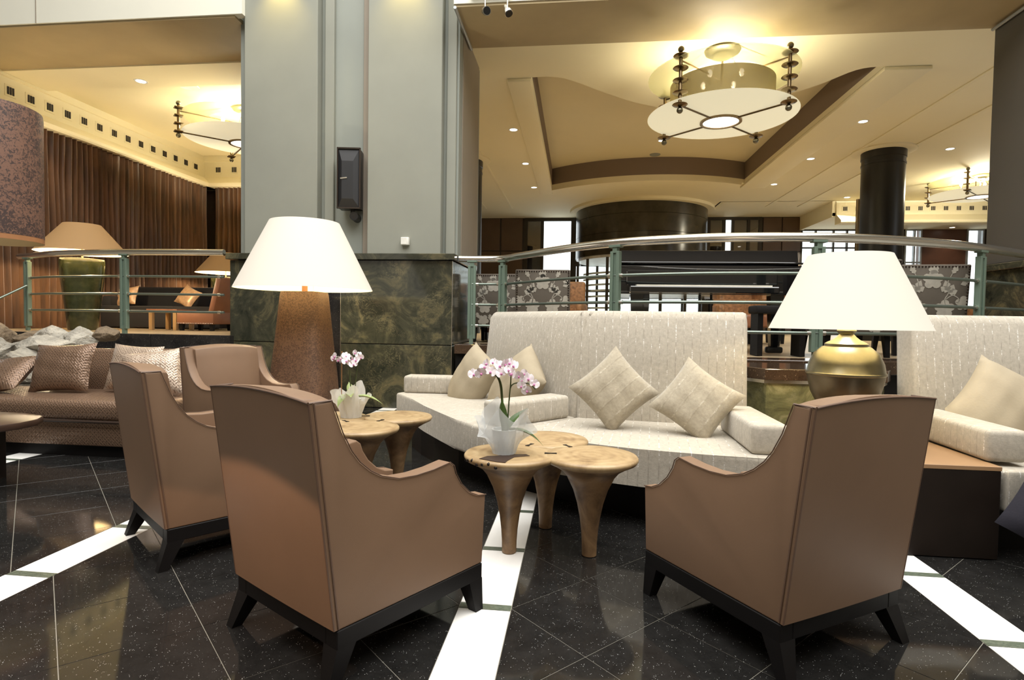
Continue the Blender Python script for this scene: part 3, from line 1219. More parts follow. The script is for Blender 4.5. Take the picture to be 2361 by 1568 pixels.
near_t = trefoil('pale wooden trefoil table with trumpet legs, in the centre before the cream sofa', [(-.315 + .12, 2.805 - 2.92), (.08 + .12, 2.825 - 2.92), (-.155 + .12, 3.175 - 2.92)], (-.12, 2.92, 0))
trefoil('pale wooden trefoil table with trumpet legs, farther back behind the leather armchair', [(.155, .19), (.06, -.235), (-.25, .05)], (-1.345, 3.56, 0))

bm = BM()
c_, pts = (-.195, -.115), []
prism(bm, [(c_[0] + x, c_[1] + y) for x, y in ((-.13, -.16), (-.04, -.205), (.0, -.215), (.005, -.18), (.03, -.10), (.10, -.06), (.08, -.03), (.0, -.05), (-.06, -.09), (-.10, -.10))], .499, .5012)
link('dark_knot', bm, 'coffee_wood', near_t, 0)
bm = BM()
for q in range(7):
    a = R(205 + q * 9)
    bmesh.ops.create_icosphere(bm, subdivisions=1, radius=.010, matrix=Matrix.Translation((c_[0] + .224 * math.cos(a), c_[1] + .224 * math.sin(a), .482 + .006 * (q % 3 - 1))))
o = link('bark_edge', bm, 'dark_wood', near_t, 60)
o['kind'] = 'stuff'

# ---- cream sofas
SZ, SB = .45, .24      # seat top and underside


def local(poly, o, deg):
    a = R(-deg)
    return [((x - o[0]) * math.cos(a) - (y - o[1]) * math.sin(a), (x - o[0]) * math.sin(a) + (y - o[1]) * math.cos(a)) for x, y in poly]


def bolster(L_, mat='cream_x'):
    return bx((L_ / 2, 0, .083), (L_, .2, .166), .028, 3)


def framed(o, fr):
    if fr is not None:
        o.matrix_basis = fr @ o.matrix_basis
    return o


def seat_part(t, poly, inset_poly, mat, fr=None):
    bm = BM()
    prism(bm, poly, SB, SZ, .022, 3)
    framed(link('seat_cushion', bm, mat, t, 40), fr)
    bm = BM()
    prism(bm, inset_poly, .0, SB)
    framed(link('plinth', bm, 'black_wood', t, 0), fr)


def back_panel(t, x0_, x1_, mat='cream_x', lean=.09, h=1.235, th=.2, fr=None):
    bm = BM()
    n = 10
    prof = [(-.0, SB), (-.015, .5), (lean * .45, .85), (lean * .85, h - .06), (lean + .02, h - .018), (lean + .05, h), (lean + .12, h - .002), (lean + .16, h - .02), (lean + .175, h - .06), (th, SB)]
    g = []
    for x, ins in ((x0_, .024), (x0_ + .008, .009), (x0_ + .026, 0), (x1_ - .026, 0), (x1_ - .008, .009), (x1_, .024)):
        ring = []
        for y, z in prof:
            yy = y + (ins if y < th * .6 else -ins)
            ring.append(bm.verts.new((x, yy, z - (ins if z > 1.1 else 0))))
        g.append(ring)
    k = len(prof)
    for A_, B_ in zip(g, g[1:]):
        for i in range(k):
            j = (i + 1) % k
            bm.faces.new((A_[i], B_[i], B_[j], A_[j]))
    bm.faces.new(g[0])
    bm.faces.new(list(reversed(g[-1])))
    bmesh.ops.recalc_face_normals(bm, faces=bm.faces)
    framed(link('back_panel', bm, mat, t, 50), fr)


# left module of the middle sofa
o1 = (0.0, 4.23)
deg1 = math.degrees(math.atan2(4.23 - 5.60, 0 + .93))          # local +x runs from left end to the joint
L1 = math.hypot(.93, 1.37)
orig1 = (-.93, 5.60)
front1 = [(-1.64, 5.42), (-1.69, 5.28), (-1.436, 4.91), (-1.22, 4.53), (-1.01, 4.21), (-.84, 3.96), (-.67, 3.75), (-.45, 3.60)]
in1 = [(-1.45, 5.40), (-1.47, 5.05), (-1.30, 4.74), (-1.127, 4.51), (-.87, 4.24), (-.618, 4.05), (-.41, 3.90), (-.30, 3.83)]
t = thing('cream_sofa', 'high backed cream striped corner sofa in the middle, before the curved railing', 'sofa', (0, 4.23, 0), 0, 'high backed cream sofas')
F1 = Matrix.Translation((orig1[0], orig1[1] - 4.23, 0)) @ Matrix.Rotation(R(deg1), 4, 'Z')
seat_part(t, local(front1 + [(0.0, 4.235), (-.93, 5.605)], orig1, deg1), local(in1 + [(0.0, 4.235), (-.93, 5.605)], orig1, deg1), 'cream_x', F1)
back_panel(t, 0.002, L1 - .012, fr=F1)


def bolster_on(t, orig, deg, a, heading, L_, z=SZ, fr=None):
    o = link('arm_bolster', bolster(L_), 'cream_x', t, 40)
    p_ = local([a], orig, deg)[0]
    o.location = (p_[0], p_[1], z - .002)
    o.rotation_euler = (0, 0, R(heading - deg))
    return framed(o, fr)


bolster_on(t, orig1, deg1, (-.96, 5.395), 181, .67, fr=F1)
bolster_on(t, orig1, deg1, (-.115, 4.255), 228.5, .66, fr=F1)
# right module
orig2 = (0.0, 4.23)
deg2 = math.degrees(math.atan2(4.08 - 4.23, 1.17))
L2 = math.hypot(1.17, .15)
front2 = [(-.45, 3.60), (-.22, 3.46), (0, 3.36), (.18, 3.28), (.365, 3.22), (.7, 3.15), (1.02, 3.11), (1.17, 3.10)]
in2 = [(-.30, 3.83), (-.244, 3.79), (.104, 3.61), (.39, 3.44), (.7, 3.36), (1.15, 3.30)]
F2 = Matrix.Rotation(R(deg2), 4, 'Z')
seat_part(t, local(front2 + [(1.17, 4.08), (0.004, 4.23)], orig2, deg2), local(in2 + [(1.15, 4.08), (0.004, 4.23)], orig2, deg2), 'cream_x', F2)
back_panel(t, .010, L2, fr=F2)
bolster_on(t, orig2, deg2, (1.055, 3.93), 269, .74, fr=F2)
# right hand sofa
orig3, deg3 = (2.28, 4.13), 5
front3 = [(2.115, 3.05), (2.5, 3.12), (3.0, 3.28), (3.5, 3.55)]
in3 = [(2.13, 3.2), (2.5, 3.27), (3.0, 3.43), (3.5, 3.7)]
t = thing('cream_sofa', 'cream striped sofa cut off by the right picture edge', 'sofa', (orig3[0], orig3[1], 0), R(deg3), 'high backed cream sofas')
seat_part(t, local(front3 + [(3.6, 4.24), (2.115, 4.12)], orig3, deg3), local(in3 + [(3.6, 4.24), (2.13, 4.12)], orig3, deg3), 'cream_x')
back_panel(t, 0, 1.5)
bolster_on(t, orig3, deg3, (2.20, 3.92), 268, .78, SZ + .022)

# cushions on the cream sofas
pc = link('throw_pillow', pillow(.43, .43, .17, 16, 0, 3), 'cream_cushion', None, 60)
tag(pc, 'beige diamond set cushion leaning on the middle sofa, right of the centre bolster', 'cushion', 'beige throw cushions')


def cushion_copy(src, label, group):
    o = src.copy()
    C.objects.link(o)
    return tag(o, label, src['category'], group)


GB = 'beige throw cushions'
place(pc, (.25, 3.86, .70), 268, 16, 47)
o = cushion_copy(pc, 'beige diamond set cushion tilted beside the right bolster of the middle sofa', GB)
place(o, (.76, 3.74, .66), 262, 24, 36)
pb = link('throw_pillow', pillow(.44, .44, .26, 16, .8, 8), 'plain_beige', None, 60)
tag(pb, 'plain beige cushion slumped against the left bolster of the cream sofa', 'cushion', GB)
place(pb, (-.90, 5.13, .66), 236, 14, 30)
o = cushion_copy(pb, 'plain beige cushion behind the orchid, pointed corner up', GB)
place(o, (-.43, 4.52, .68), 222, 20, 42)
o = cushion_copy(pb, 'plain beige cushion behind the bolster of the right hand sofa', GB)
place(o, (2.60, 3.84, .70), 262, 22, 34)

# ---- corner box table with the brass lamp
t = thing('box_table', 'square dark wood box table with pale wooden top beneath the brass lamp', 'table', (1.65, 3.55, 0))
link('body', bx((0, 0, .225), (.88, .98, .442), .003, 1), 'dark_wood', t, 0)
link('top', bx((0, 0, .457), (.884, .984, .022), .002, 1), 'box_top', t, 0)

t = thing('brass_table_lamp', 'large brass ball lamp with white cone shade between the cream sofas', 'lamp', (1.585, 3.6, .468))
link('vase', lathe(BM(), [(.10, 0), (.112, .004), (.112, .03), (.075, .06), (.068, .09), (.085, .13), (.14, .20), (.184, .29), (.204, .375), (.206, .392)], 48), 'brass_dark', t, 40)
bm = lathe(BM(), [(.206, .392), (.212, .398), (.212, .406), (.206, .412), (.198, .46), (.172, .518), (.128, .558), (.115, .562), (.115, .576), (.10, .586), (.07, .600), (.052, .616), (.040, .63), (.034, .634), (.046, .642), (.052, .654), (.046, .662), (.046, .68)], 48)
link('vase_top', bm, 'brass', t, 40)
link('stem', lathe(BM(), [(.012, .66), (.012, 1.02)], 10), 'brass', t, 40)


def shade(t, z0, z1, r0, r1, mi='shade_inside', mo='shade_lit', glow=9, th=.004, p=(0, 0), bulb_z=.5):
    bm = BM()
    lathe(bm, [(r0, z0), ((r0 + r1) / 2, (z0 + z1) / 2), (r1, z1)], 56, (p[0], p[1], 0), False)
    link('lamp_shade', bm, mo, t, 60)
    bm = BM()
    lathe(bm, [(r1 - th, z1), ((r0 + r1) / 2 - th, (z0 + z1) / 2), (r0 - th, z0)], 56, (p[0], p[1], 0), False)
    link('shade_lining', bm, mi, t, 60)
    bm = BM()
    lathe(bm, [(r0 - th, z0), (r0, z0)], 56, (p[0], p[1], 0), False)
    lathe(bm, [(r1, z1), (r1 - th, z1)], 56, (p[0], p[1], 0), False)
    for a in (0, 120, 240):
        tube(bm, [(p[0], p[1], z1 - .06), (p[0] + (r1 - .005) * math.cos(R(a)), p[1] + (r1 - .005) * math.sin(R(a)), z1 - .02)], .003, 5)
    link('shade_frame', bm, 'paper_white', t, 0)
    link('bulb', lathe(BM(), [(.012, -.05), (.03, -.02), (.035, .01), (.022, .04), (.004, .05)], 14, (p[0], p[1], z0 + (z1 - z0) * bulb_z)), 'bulb', t, 60)


shade(t, .662, 1.098, .425, .222)
light('brass_lamp_light', 'POINT', (1.585, 3.6, 1.27), 9, WARM2, .05)

# ---- tall floor lamp before the pillar
t = thing('tall_floor_lamp', 'tall floor lamp with square tapered brown trunk and white shade before the pillar', 'lamp', (-2.94, 5.95, 0))
bm = BM()
prof = [(.315, 0), (.318, .12), (.305, .45), (.268, .8), (.24, 1.1), (.215, 1.38), (.208, 1.425)]
rings = []
for h_, z in prof:
    ring = []
    for i in range(32):
        a = 2 * PI * i / 32 + R(12)
        c_, s_ = math.cos(a), math.sin(a)
        q = h_ * (abs(c_) ** 5 + abs(s_) ** 5) ** (-1 / 5)
        ring.append(bm.verts.new((q * c_, q * s_, z)))
    rings.append(ring)
for A_, B_ in zip(rings, rings[1:]):
    for i in range(32):
        j = (i + 1) % 32
        bm.faces.new((A_[i], A_[j], B_[j], B_[i]))
bm.faces.new(rings[-1])
bm.faces.new(list(reversed(rings[0])))
link('trunk', bm, 'lamp_trunk', t, 40)
link('stem', lathe(BM(), [(.03, 1.42), (.03, 1.98)], 12), 'cane', t, 40)
shade(t, 1.455, 2.175, .715, .36)
link('pull_cord', tube(BM(), [(.11, -.04, 1.6), (.115, -.04, 1.45), (.13, -.05, 1.43)], .003, 5), 'paper_white', t)
light('floor_lamp_light', 'POINT', (-2.94, 5.95, 1.78), 85, WARM2, .06)

# ---- pedestal between the sofas (granite top over pale green marble)
t = thing('granite_pedestal', 'low brown granite and green marble pedestal behind the brass lamp', 'pedestal', (1.745, 4.46, 0))
bm = BM()
prism(bm, [(-.44, -.30), (.36, -.30), (.44, -.18), (.44, .35), (-.55, .35), (-.55, -.10)], .765, .845, .006, 2)
link('granite_slab', bm, 'brown_granite', t, 0)
bm = BM()
prism(bm, [(-.44, -.285), (.35, -.285), (.425, -.17), (.425, .33), (-.535, .33), (-.535, -.10)], .742, .765)
link('steel_bead', bm, 'collar_steel', t, 0)
bm = BM()
prism(bm, [(-.42, -.265), (.34, -.265), (.41, -.16), (.41, .32), (-.52, .32), (-.52, -.08)], .002, .742)
link('marble_block', bm, 'green_marble_pale', t, 0)

# ---- brown woven sofa, far left
t = thing('brown_sofa', 'long brown basket weave sofa with loose cushions at the left', 'sofa', (-3.3, 4.15, 0), 0)
link('plinth', bx((-1.3, .42, .045), (2.56, .72, .09)), 'black_wood', t, 0)
link('skirt', bx((-1.3, .42, .19), (2.6, .8, .20), .02, 2), 'weave', t, 40)
bm = BM()
box(bm, (-1.3, .385, .375), (2.62, .80, .175), .06, 4)
link('seat_cushion', bm, 'weave', t, 50)
bm = BM()
tube(bm, [(-2.6, -.012, .295), (0, -.012, .295)], .012, 8)
link('piping', bm, 'piping_dark', t)
bm = BM()
g = []
for i in range(25):
    x = -1.62 + 1.62 * i / 24
    h_ = .845 - .02 * (1 - i / 24) - (.35 * max(0, (.12 - (x + 1.62)) / .12) ** 2)
    g.append([bm.verts.new((x, y, z)) for y, z in ((.66, .28), (.665, .5), (.72, h_ - .03), (.75, h_), (.80, h_), (.83, h_ - .04), (.84, .28))])
for A_, B_ in zip(g, g[1:]):
    for i in range(7):
        j = (i + 1) % 7
        bm.faces.new((A_[i], B_[i], B_[j], A_[j]))
bm.faces.new(g[0])
bm.faces.new(list(reversed(g[-1])))
bmesh.ops.recalc_face_normals(bm, faces=bm.faces)
link('back_panel', bm, 'weave', t, 50)
GW = 'woven cushions on the brown sofa'
pw = link('woven_pillow', pillow(.56, .44, .17, 16, 0, 5, .08), 'weave', None, 60)
tag(pw, 'brown woven cushion standing upright in the middle of the brown sofa', 'cushion', GW)
place(pw, (-4.50, 4.58, .675), 272, 18, -3)
o = cushion_copy(pw, 'brown woven cushion lying tilted at the left end of the brown sofa', GW)
place(o, (-5.03, 4.50, .60), 262, 52, -14)
pw2 = link('woven_pillow', pillow(.5, .42, .16, 16, 0, 9, .08), 'weave_pale', None, 60)
tag(pw2, 'pale woven cushion leaning on the sofa back, behind another pale cushion', 'cushion', GW)
place(pw2, (-3.90, 4.68, .68), 268, 16, 2)
o = cushion_copy(pw2, 'pale brightly lit woven cushion next to the armchair facing the room', GW)
place(o, (-3.58, 4.50, .655), 285, 22, -8)

# ---- dark coffee table at the left edge
t = thing('low_coffee_table', 'low dark glossy wood coffee table cut off by the left edge', 'table', (-4.35, 3.3, 0))
bm = BM()
pl = [(-.9, .30), (-.9, -.45), (.35, -.42), (.62, -.36), (.76, -.22), (.82, -.02), (.80, .12), (.72, .24), (.5, .32)]
prism(bm, pl, .405, .45, .008, 2)
link('top', bm, 'coffee_wood', t, 30)
link('leg', bx((-.15, 0, .2), (1.08, .56, .41), .004, 1), 'dark_wood', t, 0)

# ---- drum lampshade hanging at the left edge
t = thing('drum_pendant', 'huge speckled brown drum lampshade hanging at the upper left edge', 'lamp', (-4.93, 4.3, -.05))
bm = lathe(BM(), [(.39, 1.84), (.39, 2.3), (.39, 2.86), (.385, 2.90)], 64, (0, 0, 0), False)
link('drum_shade', bm, 'drum_cloth', t, 30)
bm = lathe(BM(), [(.385, 2.89), (.383, 1.8)], 64, (0, 0, 0), False)
link('shade_lining', bm, 'soffit_brown', t, 30)
bm = lathe(BM(), [(.383, 1.8), (.389, 1.8), (.389, 1.84), (.383, 1.84)], 64, (0, 0, 0), False)
link('bottom_rim', bm, 'cane', t, 30)
bm = BM()
tube(bm, [(0, 0, 2.7), (0, 0, 9.45)], .012, 8)
for a in range(3):
    tube(bm, [(0, 0, 2.75), (.385 * math.cos(2.1 * a), .385 * math.sin(2.1 * a), 2.86)], .006, 6)
link('suspension', bm, 'bronze', t)
link('canopy', lathe(BM(), [(.09, 9.44), (.09, 9.5)], 24), 'bronze', t)
light('pendant_light', 'POINT', (-4.93, 4.3, 2.4), 4, WARM, .08)

# ---- dark cloth at the right edge
bm = pillow(.55, .42, .14, 12, 0, 4, .06)
o = link('floor_cushion', bm, 'navy_cloth', None, 60)
tag(o, 'dark blue grey cloth cushion propped on the floor at right picture edge', 'cushion')
place(o, (2.30, 2.86, .268), 262, 22, 33)

# ================================================================== RAILINGS
def path_len_points(path, step):
    out, acc = [path[0]], 0
    for a, b in zip(path, path[1:]):
        acc += (b - a).length
        if acc >= step:
            out.append(b)
            acc = 0
    if (out[-1] - path[-1]).length > 1e-4:
        out.append(path[-1])
    return out


def post(t, x, y, ang, z0, z1, srcs={}):
    if 'p' not in srcs:
        bm = BM()
        for s in (-1, 1):
            box(bm, (s * .034, 0, .5), (.034, .055, .88), .003, 1)
        box(bm, (0, -.006, .5), (.03, .012, .86))
        box(bm, (0, 0, .05), (.05, .04, .1))
        box(bm, (0, 0, .955), (.05, .05, .06))
        box(bm, (0, 0, .985), (.13, .07, .022), .003, 1)
        srcs['p'] = link('post', bm, 'rail_green', t, 0)
        o = srcs['p']
    else:
        o = part('post', srcs['p'], t)
    o.location = (x, y, z0)
    o.rotation_euler = (0, 0, ang)
    o.scale = (1, 1, (z1 - z0 - .02))
    return o


def railing(name, label, path, z, zfloor, posts, levels):
    t = thing(name, label, 'railing', (0, 0, 0))
    P3 = smooth_path([(x, y, 0) for x, y in path], 8)
    link('handrail', tube(BM(), [(p.x, p.y, z) for p in P3], .042, 14), 'steel', t, 60)
    idx = [min(range(len(P3)), key=lambda i: (P3[i].x - x) ** 2 + (P3[i].y - y) ** 2) for x, y in posts]
    for i in idx:
        d = (P3[min(i + 1, len(P3) - 1)] - P3[max(0, i - 1)])
        post(t, P3[i].x, P3[i].y, math.atan2(d.y, d.x), zfloor, z)
    ends = sorted(set([0] + idx + [len(P3) - 1]))
    for lv in levels:
        for a, b in zip(ends, ends[1:]):
            seg = P3[a:b + 1]
            if len(seg) < 2 or (seg[0] - seg[-1]).length < .2:
                continue
            pts = [(p.x, p.y, lv) for p in seg]
            o = link('rail_bar', tube(BM(), pts, .0155, 8), 'rail_rod', t, 60)
            for s, e in ((seg[0], seg[1]), (seg[-1], seg[-2])):
                bm = BM()
                d = (e - s).normalized()
                tube(bm, [(s.x + d.x * .045, s.y + d.y * .045, lv), (s.x + d.x * .085, s.y + d.y * .085, lv)], .021, 10)
                link('collar', bm, 'collar_steel', o, 60)
    return t


railing('stage_railing', 'curved steel handrail railing on green posts along the stage platform', rail_r[:-1] + [(5.02, 7.02)], 1.94, ZP + .004,
        [(-1.33, 7.32), (-.93, 7.28), (.37, 5.82), (2.12, 5.46), (3.98, 6.2)], (1.615, 1.35, 1.08))
lt = railing('lounge_railing', 'steel handrail railing on green posts left of the pillar above the rocks', [(-8.15, 7.6), (-7.81, 7.5), (-7.18, 7.25), (-6.14, 7.08), (-5.29, 7.06), (-4.62, 7.1)], 1.985, ZL,
             [(-7.95, 7.55), (-5.98, 7.08)], (1.665, 1.43, 1.2))
o = link('stair_rod', tube(BM(), [(-7.93, 7.5, 1.55), (-8.6, 6.2, .62), (-8.6, 6.2, .0)], .016, 8), 'rail_rod', None, 60)
tag(o, 'slanting steel rod running down from the lounge railing at the left edge', 'rod')

# ================================================================== CHANDELIERS
def chandelier(label, cx, cy, half, rd, zl, zu, ztop, ndisc, drum, glow, sides=24):
    t = thing('glass_chandelier', label, 'chandelier', (cx, cy, 0), 0, 'glass and bronze chandeliers')
    # lower frosted bowl
    bm = lathe(BM(), [(rd * .98, zl + .075), (rd * .80, zl + .03), (rd * .5, zl + .012), (rd * .27, zl + .010)], 64, (0, 0, 0), False)
    link('frosted_disc', bm, 'frosted_glass', t, 60)
    link('lamp_disc', lathe(BM(), [(rd * .235, zl + .0), (rd * .235, zl + .02)], 40), 'lamp_disc', t, 30)
    bm = lathe(BM(), [(rd * .235, zl - .012), (rd * .275, zl - .012), (rd * .275, zl + .022), (rd * .235, zl + .022), (rd * .235, zl - .012)], 40, (0, 0, 0), False)
    link('centre_ring', bm, 'bronze', t, 30)
    # upper clear disc
    bm = lathe(BM(), [(rd * .60, zu + .0), (rd * .98, zu + .035), (rd * .98, zu + .047), (rd * .60, zu + .012)], 64, (0, 0, 0), False)
    link('clear_disc', bm, 'clear_glass', t, 60)
    if drum:
        bm = lathe(BM(), [(.70, zl + .12), (.70, zu - .06), (.694, zu - .06), (.694, zl + .12)], 64, (0, 0, 0), False)
        link('brass_drum', bm, 'brass_drum', t, 40)
        bm = lathe(BM(), [(.69, zl + .15), (.01, zl + .15)], 48, (0, 0, 0), False)
        link('drum_base', bm, 'frosted_glass', t, 40)
    c = half
    for sx, sy in ((1, 1), (1, -1), (-1, 1), (-1, -1)):
        bm = BM()
        tube(bm, [(sx * c, sy * c, zl - .02), (sx * c, sy * c, zu + .1)], .024, 10)
        r_ = link('rod', bm, 'bronze', t, 40)
        for k in range(ndisc):
            z = zl + .0 + (zu + .05 - zl) * k / (ndisc - 1)
            link('rod_disc', lathe(BM(), [(.02, z - .02), (.085, z - .006), (.10, z + .006), (.095, z + .014), (.02, z + .02)], sides, (sx * c, sy * c, 0)), 'bronze', r_, 30)
        for z in (zl - .065, zu + .14):
            bm = BM()
            bmesh.ops.create_uvsphere(bm, u_segments=12, v_segments=8, radius=.042)
            bmesh.ops.translate(bm, vec=(sx * c, sy * c, z), verts=bm.verts)
            link('ball_finial', bm, 'brass', r_, 60)
        d = Vector((sx, sy, 0)).normalized()
        bm = BM()
        q = d * rd * .265
        tube(bm, [(q.x, q.y, zl + .0), (sx * c, sy * c, zl)], .013, 6)
        link('arm', bm, 'bronze', t, 40)
        link('arm', tube(BM(), [(0, 0, zu - .0), (sx * c, sy * c, zu)], .011, 6), 'bronze', t, 40)
        bm = BM()
        tube(bm, [(sx * .16, sy * .16, ztop), (sx * c * .8, sy * c * .8, zu + .02)], .004, 5)
        link('wire', bm, 'bronze', t, 40)
        p_ = d * (.30 if drum else .4)
        bm = BM()
        tube(bm, [(p_.x, p_.y, zu - .16), (p_.x, p_.y, zu - .04)], .012, 6)
        l_ = link('lamp_holder', bm, 'bronze', t, 40)
        link('bulb', lathe(BM(), [(.012, zu - .04), (.03, zu - .01), (.036, zu + .02), (.022, zu + .055), (.004, zu + .07)], 12, (p_.x, p_.y, 0)), 'bulb', l_, 60)
    link('stem', tube(BM(), [(0, 0, zl + .12), (0, 0, ztop)], .016, 8), 'brass', t, 40)
    link('canopy', lathe(BM(), [(.03, ztop - .10), (.12, ztop - .10), (.125, ztop - .05), (.20, ztop - .045), (.235, ztop - .03), (.235, ztop - .015), (.2, ztop)], 40), 'brass', t, 40)
    light('chandelier_light', 'POINT', (cx, cy, (zl + zu) / 2 + (.12 if drum else .22)), glow, WARM2, .12)
    return t


veil_mat('brass_drum', srgb(150, 136, 96), .22, .06)
chandelier('large round glass and brass chandelier below the front of the coffered ceiling', 1.96, 8.49, .68, 1.03, 4.0, 4.58, 4.995, 5, True, 150)
chandelier('low glass chandelier partly hidden behind the left side of the grey pillar', -6.40, 10.52, .80, 1.1, 4.46, 4.83, 5.125, 4, False, 210, 4)
chandelier('distant bright glass chandelier at right, partly hidden by the dark pillar', 10.05, 15.87, .78, 1.1, 4.46, 4.83, 4.995, 4, False, 700, 4)

# ---- recessed downlights
dl = {}


def downlight(label, x, y, z, power=14, aim=None):
    t = thing('recessed_downlight', label, 'downlight', (x, y, z), 0, 'recessed ceiling downlights')
    if 'r' not in dl:
        dl['r'] = link('trim_ring', lathe(BM(), [(.075, .0), (.075, -.006), (.10, -.006), (.105, .0)], 28, (0, 0, 0), False), 'white_plastic', t, 30)
        dl['l'] = link('glow', lathe(BM(), [(.074, -.004), (.074, .0)], 28), 'downlight_glow', t, 30)
    else:
        part('trim_ring', dl['r'], t)
        part('glow', dl['l'], t)
    light('downlight_beam', 'SPOT', (x, y, z - .02), power, WARM2, .06, target=(x, y, 0), spot=R(110), blend=.8)


downlight('small ceiling downlight left of the coffer, nearest of three', -1.35, 11.64, ZC, 480)
downlight('small ceiling downlight left of the coffer, middle of three', -1.33, 14.14, ZC, 480)
downlight('small ceiling downlight left of the coffer, farthest of three', -1.31, 16.65, ZC, 480)
downlight('small ceiling downlight right of the coffer, nearest of three', 5.27, 11.61, ZC, 480)
downlight('small ceiling downlight right of the coffer, middle of three', 5.29, 14.1, ZC, 480)
downlight('small ceiling downlight right of the coffer, farthest of three', 5.29, 16.59, ZC, 480)
downlight('small ceiling downlight right of the round black column', 7.91, 13.49, ZC, 480)
downlight('small ceiling downlight far back, left of the round black column', 7.96, 18.36, ZC, 480)
downlight('small downlight inside the coffer just under the chandelier edge', 1.95, 14.36, 5.56, 480)
downlight('small bright downlight in the ceiling strip above the brown curtains', -7.30, 8.95, 5.045, 40)
downlight('small downlight in the lower far ceiling, upper of two', 12.3, 19.5, 4.55, 40)
downlight('small downlight in the lower far ceiling, lower of two', 12.6, 21.2, 4.55, 40)
light('added_curtain_wash', 'SPOT', (-8.2, 8.4, 4.9), 90, WARM, .06, target=(-9.0, 8.6, 1.5), spot=R(70), blend=.6)  # added spot without a fixture, stands in for lamplight pools on the curtain
o = link('ceiling_speaker', lathe(BM(), [(.12, -.004), (.16, -.008), (.165, 0)], 32, (-6.78, 9.42, 5.13)), 'slat_white')
tag(o, 'round grey ceiling speaker before the left glass chandelier', 'speaker')
o = link('smoke_detector', lathe(BM(), [(.10, -.025), (.13, -.02), (.14, 0)], 28, (1.94, 15.52, 5.56)), 'recess_taupe')
tag(o, 'small round grey disc on the coffer ceiling below the chandelier', 'detector')

# ---- wall washers above the picture top on the pillar
for x in (-3.92, -2.25):
    light('pillar_wash', 'SPOT', (x, 7.0, 5.62), 30, (1.0, .74, .20), .03, target=(x, 7.22, 5.15), spot=R(88), blend=1.0)

# ---- speaker, sensor, track spots
t = thing('wall_speaker', 'black loudspeaker mounted in the groove of the grey pillar', 'speaker', (-2.955, 7.2, 2.56), R(9))
link('cabinet', bx((0, .06, .385), (.29, .2, .76), .012, 2), 'black_plastic', t, 30)
bm = BM()
for a, b in (((0, -.05, .765), (.30, .03, .02)), ((0, -.05, .005), (.30, .03, .02)), ((-.142, -.05, .385), (.016, .03, .77)), ((.142, -.05, .385), (.016, .03, .77))):
    box(bm, a, b, .003, 1)
link('front_frame', bm, 'hall_stone_dark', t, 0)
bm = BM()
fr = [bm.verts.new(p) for p in ((-.13, -.045, .02), (.13, -.045, .02), (.13, -.045, .75), (-.13, -.045, .75))]
inn = [bm.verts.new(p) for p in ((-.085, -.075, .12), (.06, -.075, .12), (.06, -.075, .60), (-.085, -.075, .60))]
bm.faces.new(inn)
for i in range(4):
    j = (i + 1) % 4
    bm.faces.new((fr[i], fr[j], inn[j], inn[i]))
link('grille', bm, 'speaker_grille', t, 0)
link('badge', bx((-.005, -.079, .385), (.085, .006, .016)), 'collar_steel', t, 0, rot=(0, R(-8), 0))
bm = BM()
tube(bm, [(.03, .06, .02), (.03, .06, -.06)], .03, 10)
tube(bm, [(.06, -.02, -.09), (.06, .2, -.09)], .055, 14)
link('bracket', bm, 'black_plastic', t, 40)
t = thing('wall_sensor', 'small white square sensor box low on the grey pillar', 'sensor', (-2.215, 7.25, 2.10))
link('case', bx((0, -.03, .05), (.105, .06, .10), .008, 2), 'white_plastic', t, 30)
link('face_plate', bx((-.012, -.0615, .05), (.075, .004, .085), .002, 1), 'white_plastic', t, 0)

track = tag(link('spot_track', bx((-1.1, 6.93, 5.04), (.5, .04, .03)), 'slat_white', None, 0), 'white lighting track under the beam by the grey pillar', 'track')


def track_spot(label, x, dirv):
    t = thing('track_spot', label, 'spotlight', (x, 6.93, 5.025), group='track spots')
    link('stem', tube(BM(), [(0, 0, 0), (0, 0, -.14)], .008, 8), 'collar_steel', t)
    d = Vector(dirv).normalized()
    base = Vector((0, 0, -.17))
    bm = BM()
    pts = [base - d * .07, base - d * .02, base + d * .02, base + d * .06]
    tube(bm, [tuple(p) for p in pts], .03, 16, True, [.022, .03, .05, .052])
    link('head', bm, 'collar_steel', t, 40)
    bm = BM()
    tube(bm, [tuple(base + d * .061), tuple(base + d * .068)], .045, 16)
    link('lens', bm, 'black_plastic', t, 40)


track_spot('left of two small track spotlights under the beam', -1.17, (.5, -.75, -.35))
track_spot('right of two small track spotlights under the beam', -.90, (.35, -.3, -.8))


